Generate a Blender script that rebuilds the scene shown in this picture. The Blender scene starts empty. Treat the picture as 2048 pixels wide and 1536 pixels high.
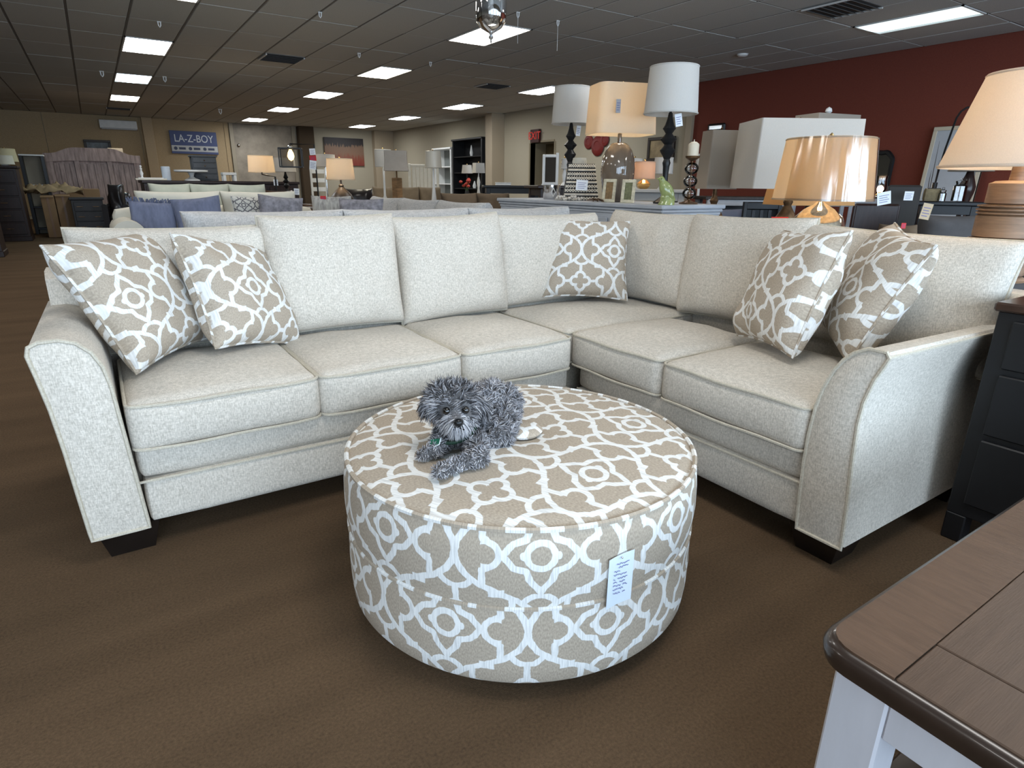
import bpy, bmesh, math, random
import numpy as np
from mathutils import Vector, Matrix, noise
random.seed(7)
PI = math.pi
sc = bpy.context.scene
COL = sc.collection

# ------------------------------------------------------------------ camera
F_PX, CAM_H = 1212.5, 1.15
PIT, ROL, YAW = math.radians(18.25), math.radians(.64), math.radians(33.56)
FWD = Vector((math.sin(YAW)*math.cos(PIT), math.cos(YAW)*math.cos(PIT), -math.sin(PIT)))
_r = Vector((math.cos(YAW), -math.sin(YAW), 0)); _u = _r.cross(FWD)
RGT = _r*math.cos(ROL)+_u*math.sin(ROL)
UPV = _u*math.cos(ROL)-_r*math.sin(ROL)
EYE = Vector((0, 0, CAM_H))
cam = bpy.data.cameras.new('camera'); cam.sensor_width = 36; cam.lens = F_PX/2048*36
cam.clip_start = .02; cam.clip_end = 200
camo = bpy.data.objects.new('camera', cam); COL.objects.link(camo)
camo.matrix_world = Matrix(((RGT.x, UPV.x, -FWD.x, 0), (RGT.y, UPV.y, -FWD.y, 0), (RGT.z, UPV.z, -FWD.z, CAM_H), (0, 0, 0, 1)))
sc.camera = camo

# ------------------------------------------------------------------ world, daylight, exposure
sc.view_settings.view_transform = 'Standard'; sc.view_settings.look = 'None'
sc.view_settings.exposure = 0.0; sc.view_settings.gamma = 1.0
sc.view_settings.use_curve_mapping = False
w = bpy.data.worlds.new('daylight'); sc.world = w; w.use_nodes = True
w.node_tree.nodes['Background'].inputs[0].default_value = (.62, .75, .95, 1)
w.node_tree.nodes['Background'].inputs[1].default_value = 1.2

def area(name, loc, rot, sx, sy, power, col):
    l = bpy.data.lights.new(name, 'AREA'); l.shape = 'RECTANGLE'; l.size = sx; l.size_y = sy
    l.energy = power; l.color = col
    o = bpy.data.objects.new(name, l); COL.objects.link(o); o.location = loc; o.rotation_euler = rot
    return o
# daylight coming in through the shop-front windows behind the camera (wall at Y = -3.6)
WIN_Y = -3.6
for wx in (-4.2, -1.4, 1.4, 4.2, 7.0):
    area('shop_window_daylight', (wx, WIN_Y-.06, 1.50), (PI/2, 0, 0), 2.5, 2.3, {-4.2: 120, -1.4: 150, 1.4: 175, 4.2: 175, 7.0: 125}[wx], (.62, .80, 1.0))

# ------------------------------------------------------------------ helpers
def ray(x, y):
    return RGT*((x-1024)/F_PX) - UPV*((y-768)/F_PX) + FWD
def atd(x, y, D): return EYE + ray(x, y)*D
def atz(x, y, z):
    d = ray(x, y); return EYE + d*((z-CAM_H)/d.z)
def atx(x, y, X):
    d = ray(x, y); return EYE + d*(X/d.x)
def aty(x, y, Y):
    d = ray(x, y); return EYE + d*(Y/d.y)
def proj(p):
    q = Vector(p)-EYE; c = q.dot(FWD)
    if c <= .01: return (-9e9, -9e9, c)
    return (1024+F_PX*q.dot(RGT)/c, 768-F_PX*q.dot(UPV)/c, c)

class MB:
    def __init__(s): s.v = []; s.f = []; s.uv = {}; s.mi = []
    def add(s, vs, fs, uvs=None, mi=0, M=None):
        o = len(s.v)
        for i, p in enumerate(vs):
            p = Vector(p)
            s.v.append(M @ p if M is not None else p)
            if uvs: s.uv[o+i] = uvs[i]
        for f in fs: s.f.append([o+i for i in f]); s.mi.append(mi)
        return s
    def box(s, x0, x1, y0, y1, z0, z1, b=0, M=None, mi=0, seg=1):
        if x0 > x1: x0, x1 = x1, x0
        if y0 > y1: y0, y1 = y1, y0
        if z0 > z1: z0, z1 = z1, z0
        c = [(x, y, z) for z in (z0, z1) for y in (y0, y1) for x in (x0, x1)]
        fs = [(0, 2, 3, 1), (4, 5, 7, 6), (0, 1, 5, 4), (2, 6, 7, 3), (0, 4, 6, 2), (1, 3, 7, 5)]
        if b <= 0: return s.add(c, fs, M=M, mi=mi)
        bm = bmesh.new(); vv = [bm.verts.new(p) for p in c]
        for f in fs: bm.faces.new([vv[i] for i in f])
        b = min(b, .45*min(x1-x0, y1-y0, z1-z0))
        bmesh.ops.bevel(bm, geom=bm.edges[:], offset=b, segments=seg, profile=.5, affect='EDGES')
        bm.verts.index_update()
        s.add([v.co.copy() for v in bm.verts], [[v.index for v in f.verts] for f in bm.faces], M=M, mi=mi)
        bm.free(); return s
    def lathe(s, prof, n=32, M=None, mi=0, cx=0, cy=0):
        vs = []; fs = []
        for r, z in prof:
            for k in range(n):
                a = 2*PI*k/n; vs.append((cx+r*math.cos(a), cy+r*math.sin(a), z))
        for i in range(len(prof)-1):
            for k in range(n):
                a, b = i*n+k, i*n+(k+1) % n; fs.append((a, b, b+n, a+n))
        if prof[0][0] > 1e-5: fs.append(list(range(n))[::-1])
        if prof[-1][0] > 1e-5: fs.append([(len(prof)-1)*n+k for k in range(n)])
        return s.add(vs, fs, M=M, mi=mi)
    def tube(s, pts, r, n=8, closed=False, M=None, mi=0, flat=1.0):
        pts = [Vector(p) for p in pts]; m = len(pts); vs = []; fs = []
        R = r if isinstance(r, (list, tuple)) else [r]*m
        up = None
        for i, p in enumerate(pts):
            t = (pts[(i+1) % m]-pts[i-1]) if closed else (pts[min(i+1, m-1)]-pts[max(i-1, 0)])
            t = t.normalized() if t.length > 1e-9 else Vector((0, 0, 1))
            if up is None:
                up = Vector((0, 0, 1)) if abs(t.z) < .9 else Vector((1, 0, 0))
            a = (up-t*up.dot(t))
            a = a.normalized() if a.length > 1e-6 else t.orthogonal().normalized()
            up = a; b = t.cross(a)
            for k in range(n):
                q = 2*PI*k/n; vs.append(p+a*(R[i]*math.cos(q)*flat)+b*(R[i]*math.sin(q)))
        for i in range(m if closed else m-1):
            for k in range(n):
                a0 = i*n+k; b0 = i*n+(k+1) % n; j = ((i+1) % m)*n
                fs.append((a0, b0, j+(k+1) % n, j+k))
        if not closed:
            fs.append(list(range(n))[::-1]); fs.append([(m-1)*n+k for k in range(n)])
        return s.add(vs, fs, M=M, mi=mi)
    def prism(s, poly, a, b, axis='y', M=None, mi=0, cap=True):
        n = len(poly); vs = []
        for t in (a, b):
            for p, q in poly:
                vs.append({'y': (p, t, q), 'x': (t, p, q), 'z': (p, q, t)}[axis])
        fs = [(i, (i+1) % n, n+(i+1) % n, n+i) for i in range(n)]
        if cap: fs += [list(range(n))[::-1], list(range(n, 2*n))]
        return s.add(vs, fs, M=M, mi=mi)
    def ball(s, c, r, n=12, M=None, mi=0):
        rx, ry, rz = r if isinstance(r, (tuple, list)) else (r, r, r)
        pr = [(math.sin(PI*i/n), -math.cos(PI*i/n)) for i in range(n+1)]
        T = Matrix.Translation(Vector(c)) @ Matrix.Diagonal((rx, ry, rz, 1))
        pr[0] = (0, -1); pr[-1] = (0, 1)
        return s.lathe(pr, n*2 if n < 16 else n, M=(M @ T) if M is not None else T, mi=mi)
    def cushion(s, sx, sy, sz, r=.05, crown=.03, front=.012, n=12, M=None, mi=0, wob=0):
        """soft box, centred; crowned top, bulging front (-y)"""
        h = Vector((sx/2, sy/2, sz/2)); r = min(r, .49*min(sx, sy, sz)); vs = []; fs = []; idx = {}
        def vert(i, j, k):
            if (i, j, k) in idx: return idx[(i, j, k)]
            u = Vector((2*i/n-1, 2*j/n-1, 2*k/n-1))
            # denser towards edges
            u = Vector([math.copysign(abs(t)**.75, t) for t in u])
            c = Vector((u.x*h.x, u.y*h.y, u.z*h.z))
            q = Vector([max(-(h[a]-r), min(h[a]-r, c[a])) for a in range(3)])
            d = c-q
            p = q+d.normalized()*r if d.length > 1e-7 else c
            e = (1-u.x*u.x)*(1-u.y*u.y)
            if u.z > 0: p.z += crown*e*u.z
            e2 = (1-u.x*u.x)*(1-u.z*u.z)
            if u.y < 0: p.y += front*e2*u.y
            if u.y > 0: p.y += front*.4*e2*u.y
            e3 = (1-u.y*u.y)*(1-u.z*u.z); p.x += .006*e3*u.x
            if wob:
                p += Vector((0, 0, 1))*(noise.noise(p*7+Vector((sx*31, sy*17, 3)))*wob)
            idx[(i, j, k)] = len(vs); vs.append(p); return idx[(i, j, k)]
        for a in range(n):
            for b in range(n):
                fs.append([vert(*t) for t in ((a, b, 0), (a, b+1, 0), (a+1, b+1, 0), (a+1, b, 0))])
                fs.append([vert(*t) for t in ((a, b, n), (a+1, b, n), (a+1, b+1, n), (a, b+1, n))])
                fs.append([vert(*t) for t in ((a, 0, b), (a+1, 0, b), (a+1, 0, b+1), (a, 0, b+1))])
                fs.append([vert(*t) for t in ((a, n, b), (a, n, b+1), (a+1, n, b+1), (a+1, n, b))])
                fs.append([vert(*t) for t in ((0, a, b), (0, a, b+1), (0, a+1, b+1), (0, a+1, b))])
                fs.append([vert(*t) for t in ((n, a, b), (n, a+1, b), (n, a+1, b+1), (n, a, b+1))])
        return s.add(vs, fs, M=M, mi=mi)
    def pillow(s, w, h, t, pinch=.05, n=22, M=None, mi=0, e=.42, wr=.006, seed=0, uvo=(0, 0), sag=0, back=1.0):
        """knife-edge pillow in local x (width), z (height), front towards -y"""
        def P(u, v, side):
            x = u*w/2*(1-pinch*(1-v*v)*abs(u)**2); z = v*h/2*(1-pinch*(1-u*u)*abs(v)**2)
            b = max(0, (1-u**4)*(1-v**4))*.55+max(0, (1-u*u)*(1-v*v))*.45
            y = t/2*b**e
            k = noise.noise(Vector((x*9+seed*3.1, z*9, side*5+seed)))*wr*b**.3*(1.0+2.0*(abs(u*v)))
            z -= sag*(1-v*v)*.5*(1-u*u)
            return Vector((x, (-y-k) if side == 0 else (y*back+k), z))
        for side in (0, 1):
            vs = []; uv = []; fs = []
            for j in range(n+1):
                for i in range(n+1):
                    u = math.sin(PI/2*(2*i/n-1)); v = math.sin(PI/2*(2*j/n-1))
                    p = P(u, v, side); vs.append(p)
                    sgn = 1 if side == 0 else -1
                    uv.append((u*w/2*1.04*sgn+uvo[0], v*h/2*1.04+uvo[1]))
            for j in range(n):
                for i in range(n):
                    a = j*(n+1)+i; q = (a, a+1, a+n+2, a+n+1)
                    fs.append(q if side == 0 else q[::-1])
            s.add(vs, fs, uvs=uv, M=M, mi=mi)
        return s
    def build(s, name, mat, parent=None, smooth=True, loc=None, auto=True, merge=False):
        me = bpy.data.meshes.new(name)
        me.from_pydata([tuple(p) for p in s.v], [], s.f)
        for m in (mat if isinstance(mat, (list, tuple)) else [mat]): me.materials.append(m)
        if any(s.mi): me.polygons.foreach_set('material_index', s.mi)
        if s.uv:
            ul = me.uv_layers.new(name='UVMap')
            for l in me.loops: ul.data[l.index].uv = s.uv.get(l.vertex_index, (0, 0))
        if merge:
            bm = bmesh.new(); bm.from_mesh(me); bmesh.ops.remove_doubles(bm, verts=bm.verts, dist=1e-5)
            bmesh.ops.recalc_face_normals(bm, faces=bm.faces); bm.to_mesh(me); bm.free()
        me.validate(); me.update()
        if smooth:
            me.shade_smooth()
            if auto: me.set_sharp_from_angle(angle=math.radians(38))
        o = bpy.data.objects.new(name, me); COL.objects.link(o)
        if parent is not None: o.parent = parent
        if loc is not None: o.location = loc
        return o

def T(x=0, y=0, z=0): return Matrix.Translation((x, y, z))
def RZ(a): return Matrix.Rotation(a, 4, 'Z')
def RX(a): return Matrix.Rotation(a, 4, 'X')
def RY(a): return Matrix.Rotation(a, 4, 'Y')

def tag(o, label=None, cat=None, group=None, kind=None):
    if label: o['label'] = label
    if cat: o['category'] = cat
    if group: o['group'] = group
    if kind: o['kind'] = kind
    return o
def thing(name, label, cat, loc=(0, 0, 0), rz=0, group=None):
    o = bpy.data.objects.new(name, None); COL.objects.link(o); o.empty_display_size = .05
    o.location = loc; o.rotation_euler = (0, 0, rz)
    return tag(o, label, cat, group)
def struct(o): o['kind'] = 'structure'; return o
def copy_tree(o, parent=None):
    c = o.copy(); COL.objects.link(c)
    if parent is not None: c.parent = parent
    for ch in list(o.children): copy_tree(ch, c)
    return c
def relabel(o, label): o['label'] = label; return o

# ------------------------------------------------------------------ materials
MATS = {}
def lin(c):
    return tuple(((x/255)/12.92 if x/255 <= .04045 else ((x/255+.055)/1.055)**2.4) for x in c)
def mat(name, col, rough=.6, metal=0.0, spec=.4, var=0.0, vscale=8.0, bump=0.0, bscale=60.0, stretch=(1, 1, 1), emit=None, estr=0, trans=0.0, alpha=None, coat=0, ior=1.45, col2=None, sheen=0):
    if name in MATS: return MATS[name]
    m = bpy.data.materials.new(name); m.use_nodes = True; nt = m.node_tree; N = nt.nodes; L = nt.links
    b = N['Principled BSDF']
    b.inputs['Base Color'].default_value = (*col, 1); b.inputs['Roughness'].default_value = rough
    b.inputs['Metallic'].default_value = metal; b.inputs['Specular IOR Level'].default_value = spec
    b.inputs['IOR'].default_value = ior
    if coat: b.inputs['Coat Weight'].default_value = coat
    if sheen: b.inputs['Sheen Weight'].default_value = sheen
    if trans: b.inputs['Transmission Weight'].default_value = trans
    if emit: b.inputs['Emission Color'].default_value = (*emit, 1); b.inputs['Emission Strength'].default_value = estr
    if alpha is not None: b.inputs['Alpha'].default_value = alpha
    if var or bump or col2:
        tc = N.new('ShaderNodeTexCoord'); mp = N.new('ShaderNodeMapping'); mp.inputs['Scale'].default_value = stretch
        L.new(tc.outputs['Object'], mp.inputs[0])
    if var or col2:
        n = N.new('ShaderNodeTexNoise'); n.inputs['Scale'].default_value = vscale; n.inputs['Detail'].default_value = 6
        n.inputs['Roughness'].default_value = .62
        L.new(mp.outputs[0], n.inputs['Vector'])
        mx = N.new('ShaderNodeMix'); mx.data_type = 'RGBA'
        mr = N.new('ShaderNodeMapRange'); mr.inputs[1].default_value = .3; mr.inputs[2].default_value = .7
        L.new(n.outputs[0], mr.inputs[0]); L.new(mr.outputs[0], mx.inputs[0])
        lo = tuple(max(0, c*(1-var)) for c in col); hi = tuple(min(1, c*(1+var)) for c in col)
        mx.inputs[6].default_value = (*lo, 1); mx.inputs[7].default_value = (*(col2 or hi), 1)
        L.new(mx.outputs[2], b.inputs['Base Color'])
    if bump:
        n2 = N.new('ShaderNodeTexNoise'); n2.inputs['Scale'].default_value = bscale; n2.inputs['Detail'].default_value = 4
        L.new(mp.outputs[0], n2.inputs['Vector'])
        bp = N.new('ShaderNodeBump'); bp.inputs['Strength'].default_value = bump; bp.inputs['Distance'].default_value = .004
        L.new(n2.outputs[0], bp.inputs['Height']); L.new(bp.outputs[0], b.inputs['Normal'])
    MATS[name] = m; return m

def fabric(name, dark, light, sc1=330, zs=.26, thr=(.36, .64), rough=.9, bump=.35, blotch=.08):
    """heathered weave: upright slubs crossed with a finer flat thread"""
    if name in MATS: return MATS[name]
    m = bpy.data.materials.new(name); m.use_nodes = True; nt = m.node_tree; N = nt.nodes; L = nt.links
    b = N['Principled BSDF']; b.inputs['Roughness'].default_value = rough; b.inputs['Specular IOR Level'].default_value = .2
    b.inputs['Sheen Weight'].default_value = .08
    tc = N.new('ShaderNodeTexCoord')
    def nz(scale, st, det=3):
        mp = N.new('ShaderNodeMapping'); mp.inputs['Scale'].default_value = st; L.new(tc.outputs['Object'], mp.inputs[0])
        n = N.new('ShaderNodeTexNoise'); n.inputs['Scale'].default_value = scale; n.inputs['Detail'].default_value = det
        L.new(mp.outputs[0], n.inputs['Vector']); return n.outputs[0]
    a = nz(sc1, (1, 1, zs)); c = nz(sc1*.8, (zs, zs, 1.2)); e = nz(5, (1, 1, 1))
    def mth(op, p, q, clamp=False):
        n = N.new('ShaderNodeMath'); n.operation = op; n.use_clamp = clamp
        for i, t in enumerate((p, q)):
            if hasattr(t, 'links'): L.new(t, n.inputs[i])
            else: n.inputs[i].default_value = t
        return n.outputs[0]
    s = mth('ADD', mth('MULTIPLY', a, .62), mth('MULTIPLY', c, .38))
    mr = N.new('ShaderNodeMapRange'); mr.inputs[1].default_value = thr[0]; mr.inputs[2].default_value = thr[1]
    L.new(s, mr.inputs[0])
    mx = N.new('ShaderNodeMix'); mx.data_type = 'RGBA'; L.new(mr.outputs[0], mx.inputs[0])
    mx.inputs[6].default_value = (*dark, 1); mx.inputs[7].default_value = (*light, 1)
    hs = N.new('ShaderNodeHueSaturation'); L.new(mx.outputs[2], hs.inputs['Color'])
    L.new(mth('ADD', mth('MULTIPLY', e, blotch), 1-blotch/2), hs.inputs['Value'])
    L.new(hs.outputs[0], b.inputs['Base Color'])
    bp = N.new('ShaderNodeBump'); bp.inputs['Strength'].default_value = bump; bp.inputs['Distance'].default_value = .002
    L.new(s, bp.inputs['Height']); L.new(bp.outputs[0], b.inputs['Normal'])
    MATS[name] = m; return m

def trellis(name, A=.188, base=(.40, .335, .262), line=(.80, .79, .76)):
    """woven trellis print from signed distances: quatrefoils, flowers, swelling S-curves; UV in metres"""
    if name in MATS: return MATS[name]
    m = bpy.data.materials.new(name); m.use_nodes = True; nt = m.node_tree; N = nt.nodes; L = nt.links
    b = N['Principled BSDF']; b.inputs['Roughness'].default_value = .85; b.inputs['Specular IOR Level'].default_value = .25
    uvn = N.new('ShaderNodeUVMap'); uvn.uv_map = 'UVMap'
    def setin(sock, t):
        if hasattr(t, 'links'): L.new(t, sock)
        else: sock.default_value = t
    def mth(op, *a, clamp=False):
        n = N.new('ShaderNodeMath'); n.operation = op; n.use_clamp = clamp
        for i, t in enumerate(a): setin(n.inputs[i], t)
        return n.outputs[0]
    def vm(op, *a, scale=None, out=0):
        n = N.new('ShaderNodeVectorMath'); n.operation = op
        for i, t in enumerate(a): setin(n.inputs[i], t)
        if scale is not None: setin(n.inputs['Scale'], scale)
        return n.outputs['Value'] if out == 1 else n.outputs['Vector']
    # slight hand-woven wobble
    nw = N.new('ShaderNodeTexNoise'); nw.inputs['Scale'].default_value = 60; L.new(uvn.outputs[0], nw.inputs['Vector'])
    wob = vm('SCALE', vm('SUBTRACT', nw.outputs['Color'], (.5, .5, .5)), scale=.006)
    uvw = vm('ADD', uvn.outputs[0], wob)
    sep = N.new('ShaderNodeSeparateXYZ'); L.new(uvw, sep.inputs[0])
    u = mth('PINGPONG', mth('DIVIDE', sep.outputs[0], A), 1.0); v = mth('PINGPONG', mth('DIVIDE', sep.outputs[1], A), 1.0)
    def comb(x, y):
        n = N.new('ShaderNodeCombineXYZ'); setin(n.inputs[0], x); setin(n.inputs[1], y); return n.outputs[0]
    P = comb(u, v)
    low = mth('LESS_THAN', v, .5)                      # lower half: the same figure turned half round
    flip = lambda t: mth('ABSOLUTE', mth('SUBTRACT', t, low))
    fu, fv = flip(u), flip(v); Q = comb(fu, fv)
    def seg(p, a, c):
        d = (c[0]-a[0], c[1]-a[1], 0); l2 = d[0]**2+d[1]**2
        pa = vm('SUBTRACT', p, (*a, 0)); t = vm('DOT_PRODUCT', pa, d, out=1)
        h = mth('MULTIPLY', t, 1/l2, clamp=True)
        return vm('LENGTH', vm('SUBTRACT', pa, vm('SCALE', d, scale=h)), out=1)
    def disc(p, c, r): return mth('SUBTRACT', vm('DISTANCE', p, (*c, 0), out=1), r)
    def ring(p, c, r): return mth('ABSOLUTE', disc(p, c, r))
    mn = lambda *a: a[0] if len(a) == 1 else mth('MINIMUM', a[0], mn(*a[1:]))
    mx = lambda x, y: mth('MAXIMUM', x, y)
    quat = mth('ABSOLUTE', mn(disc(P, (.15, 0), .13), disc(P, (0, .15), .13), mth('SUBTRACT', mx(u, v), .135)))
    bars = mn(seg(P, (.29, 0), (.49, 0)), seg(P, (0, .28), (0, .52)))
    fl = mn(seg(P, (.56, 1), (.68, .85)), seg(P, (.68, .85), (.83, .80)), seg(P, (.83, .80), (.87, .69)), seg(P, (.87, .69), (1, .53)),
            ring(P, (1, 1), .162), mth('ADD', disc(P, (.81, 1), .012), .0))
    sc_ = [(0, 1), (.025, .87), (.11, .735), (.27, .605), (.5, .5)]
    S = mn(*[seg(Q, sc_[i], sc_[i+1]) for i in range(4)])
    br = mn(seg(Q, (.325, .60), (.325, .80)), seg(Q, (.325, .80), (.39, .83)), mx(ring(Q, (.355, 1), .165), mth('SUBTRACT', .35, fu)))
    lens = mx(ring(Q, (0, .74), .215), mth('SUBTRACT', fv, .635))
    d = mn(quat, bars, fl, S, br, lens)
    bx = mx(mth('SUBTRACT', mth('ABSOLUTE', mth('SUBTRACT', u, .49)), .088), mth('SUBTRACT', mth('ABSOLUTE', mth('SUBTRACT', v, .485)), .05))
    # stroke mask
    mr = N.new('ShaderNodeMapRange'); mr.inputs[1].default_value = .046; mr.inputs[2].default_value = .037
    L.new(mn(d, mth('ADD', bx, .036)), mr.inputs[0])
    tc = N.new('ShaderNodeTexCoord')
    def nz(vec, scale, st):
        mp = N.new('ShaderNodeMapping'); mp.inputs['Scale'].default_value = st; L.new(vec, mp.inputs[0])
        n = N.new('ShaderNodeTexNoise'); n.inputs['Scale'].default_value = scale; n.inputs['Detail'].default_value = 3
        L.new(mp.outputs[0], n.inputs['Vector']); return n.outputs[0]
    hea = nz(uvn.outputs[0], 330, (1, .45, 1)); slub = nz(uvn.outputs[0], 300, (1, .06, 1))
    def ramp(f, lo, hi, c1, c2):
        r = N.new('ShaderNodeMapRange'); r.inputs[1].default_value = lo; r.inputs[2].default_value = hi; L.new(f, r.inputs[0])
        x = N.new('ShaderNodeMix'); x.data_type = 'RGBA'; L.new(r.outputs[0], x.inputs[0])
        x.inputs[6].default_value = (*c1, 1); x.inputs[7].default_value = (*c2, 1); return x.outputs[2]
    ground = ramp(hea, .3, .7, tuple(c*.80 for c in base), tuple(c*1.22 for c in base))
    thread = ramp(slub, .30, .55, tuple(c*.72 for c in line), line)
    x = N.new('ShaderNodeMix'); x.data_type = 'RGBA'; L.new(mr.outputs[0], x.inputs[0])
    L.new(ground, x.inputs[6]); L.new(thread, x.inputs[7]); L.new(x.outputs[2], b.inputs['Base Color'])
    bp = N.new('ShaderNodeBump'); bp.inputs['Strength'].default_value = .25; bp.inputs['Distance'].default_value = .002
    L.new(mth('ADD', mth('MULTIPLY', hea, .6), mr.outputs[0]), bp.inputs['Height']); L.new(bp.outputs[0], b.inputs['Normal'])
    MATS[name] = m; return m

def shade_mat(name, col, tr=.45):
    if name in MATS: return MATS[name]
    m = bpy.data.materials.new(name); m.use_nodes = True; nt = m.node_tree; N = nt.nodes; L = nt.links
    N.remove(N['Principled BSDF']); out = N['Material Output']
    tc = N.new('ShaderNodeTexCoord'); n = N.new('ShaderNodeTexNoise'); n.inputs['Scale'].default_value = 260; L.new(tc.outputs['Object'], n.inputs['Vector'])
    mx = N.new('ShaderNodeMix'); mx.data_type = 'RGBA'; L.new(n.outputs[0], mx.inputs[0])
    mx.inputs[6].default_value = (*[c*.86 for c in col], 1); mx.inputs[7].default_value = (*col, 1)
    d = N.new('ShaderNodeBsdfDiffuse'); t = N.new('ShaderNodeBsdfTranslucent'); s = N.new('ShaderNodeMixShader'); s.inputs[0].default_value = tr
    L.new(mx.outputs[2], d.inputs[0]); L.new(mx.outputs[2], t.inputs[0])
    L.new(d.outputs[0], s.inputs[1]); L.new(t.outputs[0], s.inputs[2]); L.new(s.outputs[0], out.inputs[0])
    MATS[name] = m; return m

def clear_glass(name, tint=(1, 1, 1), rough=.02, film=.35):
    """thin clear glass or film: mostly see-through with a mirror sheen"""
    if name in MATS: return MATS[name]
    m = bpy.data.materials.new(name); m.use_nodes = True; nt = m.node_tree; N = nt.nodes; L = nt.links
    N.remove(N['Principled BSDF']); out = N['Material Output']
    t = N.new('ShaderNodeBsdfTransparent'); t.inputs[0].default_value = (*tint, 1)
    g = N.new('ShaderNodeBsdfGlossy'); g.inputs['Roughness'].default_value = rough
    fr = N.new('ShaderNodeFresnel'); fr.inputs[0].default_value = 1.5
    mu = N.new('ShaderNodeMath'); mu.operation = 'MULTIPLY_ADD'; mu.inputs[1].default_value = 1.0; mu.inputs[2].default_value = film*.1
    L.new(fr.outputs[0], mu.inputs[0])
    s = N.new('ShaderNodeMixShader'); L.new(mu.outputs[0], s.inputs[0]); L.new(t.outputs[0], s.inputs[1]); L.new(g.outputs[0], s.inputs[2])
    L.new(s.outputs[0], out.inputs[0]); MATS[name] = m; return m

M_sofa = fabric('cream_linen', lin((178, 170, 157)), lin((221, 212, 199)))
M_pipe = fabric('cream_piping', lin((178, 169, 152)), lin((205, 197, 180)), bump=.1)
M_trel = trellis('trellis_weave')
M_leg = mat('espresso_leg', (.012, .008, .006), .35, var=.3)
M_black = mat('black_lacquer', (.010, .010, .011), .38)
M_dark = mat('dark_wood', (.030, .020, .014), .45, var=.45, vscale=6, stretch=(6, 1, 1))
M_white = mat('white_paint', (.72, .72, .70), .5, var=.06)
M_cream = mat('cream_paint', (.62, .58, .48), .5, var=.06)
M_chrome = mat('chrome', (.75, .75, .76), .12, 1.0)
M_brass = mat('brass', (.72, .50, .22), .25, 1.0)
M_bronze = mat('aged_bronze', (.16, .09, .045), .4, .7, var=.5, vscale=20)
M_paper = mat('white_card', (.80, .83, .87), .7)
M_red = mat('red_card', (.55, .03, .03), .6)
M_ink = mat('blue_ink', (.10, .10, .28), .7)
M_bulb = mat('warm_bulb', (1, .8, .5), .4, emit=(1, .68, .32), estr=9)
M_shade_w = shade_mat('linen_shade', (.76, .72, .66), .40)
M_shade_c = shade_mat('pale_shade', (.78, .76, .72), .35)
M_shade_t = shade_mat('taupe_shade', (.42, .37, .31), .25)
M_shade_y = shade_mat('cream_shade', (.86, .76, .61), .50)
M_glass = clear_glass('clear_glass')
M_film = clear_glass('plastic_film', rough=.12, film=1.2)
M_mirror = mat('mirror_glass', (.55, .55, .55), .03, 1.0)
# ------------------------------------------------------------------ the room
CEIL = 3.0; XR = 9.9; YB = 23.6; XL = -9.0
M_carpet = mat('brown_carpet', lin((97, 78, 59)), .95, spec=.1, var=.30, vscale=140, bump=.9, bscale=420)
def carpet_finish():
    nt = M_carpet.node_tree; N = nt.nodes; L = nt.links; b = N['Principled BSDF']
    tc = N.new('ShaderNodeTexCoord'); wv = N.new('ShaderNodeTexNoise'); wv.inputs['Scale'].default_value = .9
    mp = N.new('ShaderNodeMapping'); mp.inputs['Scale'].default_value = (1, 6, 1); mp.inputs['Rotation'].default_value = (0, 0, .3)
    L.new(tc.outputs['Object'], mp.inputs[0]); L.new(mp.outputs[0], wv.inputs['Vector'])
    hs = N.new('ShaderNodeHueSaturation'); src = b.inputs['Base Color'].links[0].from_socket
    mr = N.new('ShaderNodeMapRange'); mr.inputs[1].default_value = .35; mr.inputs[2].default_value = .65
    mr.inputs[3].default_value = .88; mr.inputs[4].default_value = 1.10
    L.new(wv.outputs[0], mr.inputs[0]); L.new(mr.outputs[0], hs.inputs['Value']); L.new(src, hs.inputs['Color']); L.new(hs.outputs[0], b.inputs['Base Color'])
carpet_finish()
struct(MB().box(XL, XR, WIN_Y, YB, -.1, 0).build('floor', M_carpet, smooth=False))
M_tile = mat('grey_ceiling_tile', lin((184, 184, 180)), .95, spec=.05, var=.16, vscale=120, bump=.5, bscale=160)
M_gap = mat('ceiling_gap_shade', (.10, .096, .09), .9)  # dark colour paints the shade in the gaps between tiles
M_tbar = mat('gap_shade_tee_bar', (.16, .15, .14), .7)  # tee bars darkened too, as part of the painted gap shade
ceiling = struct(MB().box(XL, XR, WIN_Y, YB, CEIL+.03, CEIL+.13).build('ceiling', M_gap, smooth=False))
GX, PX_ = .08, .6096
def GY(j): return 7.08+(j-3)*1.19
def GXk(k): return GX+k*PX_
LIGHTS = {(1, 3), (1, 6), (1, 9), (1, 12), (7, 3), (7, 6), (7, 9), (7, 12), (7, 15), (13, 0), (1, 0), (7, 0), (1, -3), (7, -3), (13, -3), (-5, 0), (-5, -3), (-5, 3)}
VENTS = {(11, 0): 'near', (4, 6): 'mid'}
cells = []
for k in range(-15, 16):
    for j in range(-8, 17):
        if (k, j) in LIGHTS: continue
        x, y = GXk(k)+PX_/2, GY(j)+.595
        if not (XL < x < XR-.25 and WIN_Y+.3 < y < YB-.3): continue
        ps = [proj((GXk(k)+dx*PX_, GY(j)+dy*1.19, CEIL)) for dx in (0, 1) for dy in (0, 1)]
        ok = any(0 <= p[0] <= 2048 and 0 <= p[1] <= 1536 for p in ps)
        ar = 0
        if ok: ar = 1/ max(.3, ps[0][2])**3
        cells.append((-ar, k, j))
cells.sort()
tile_me = None; rest = MB()
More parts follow.
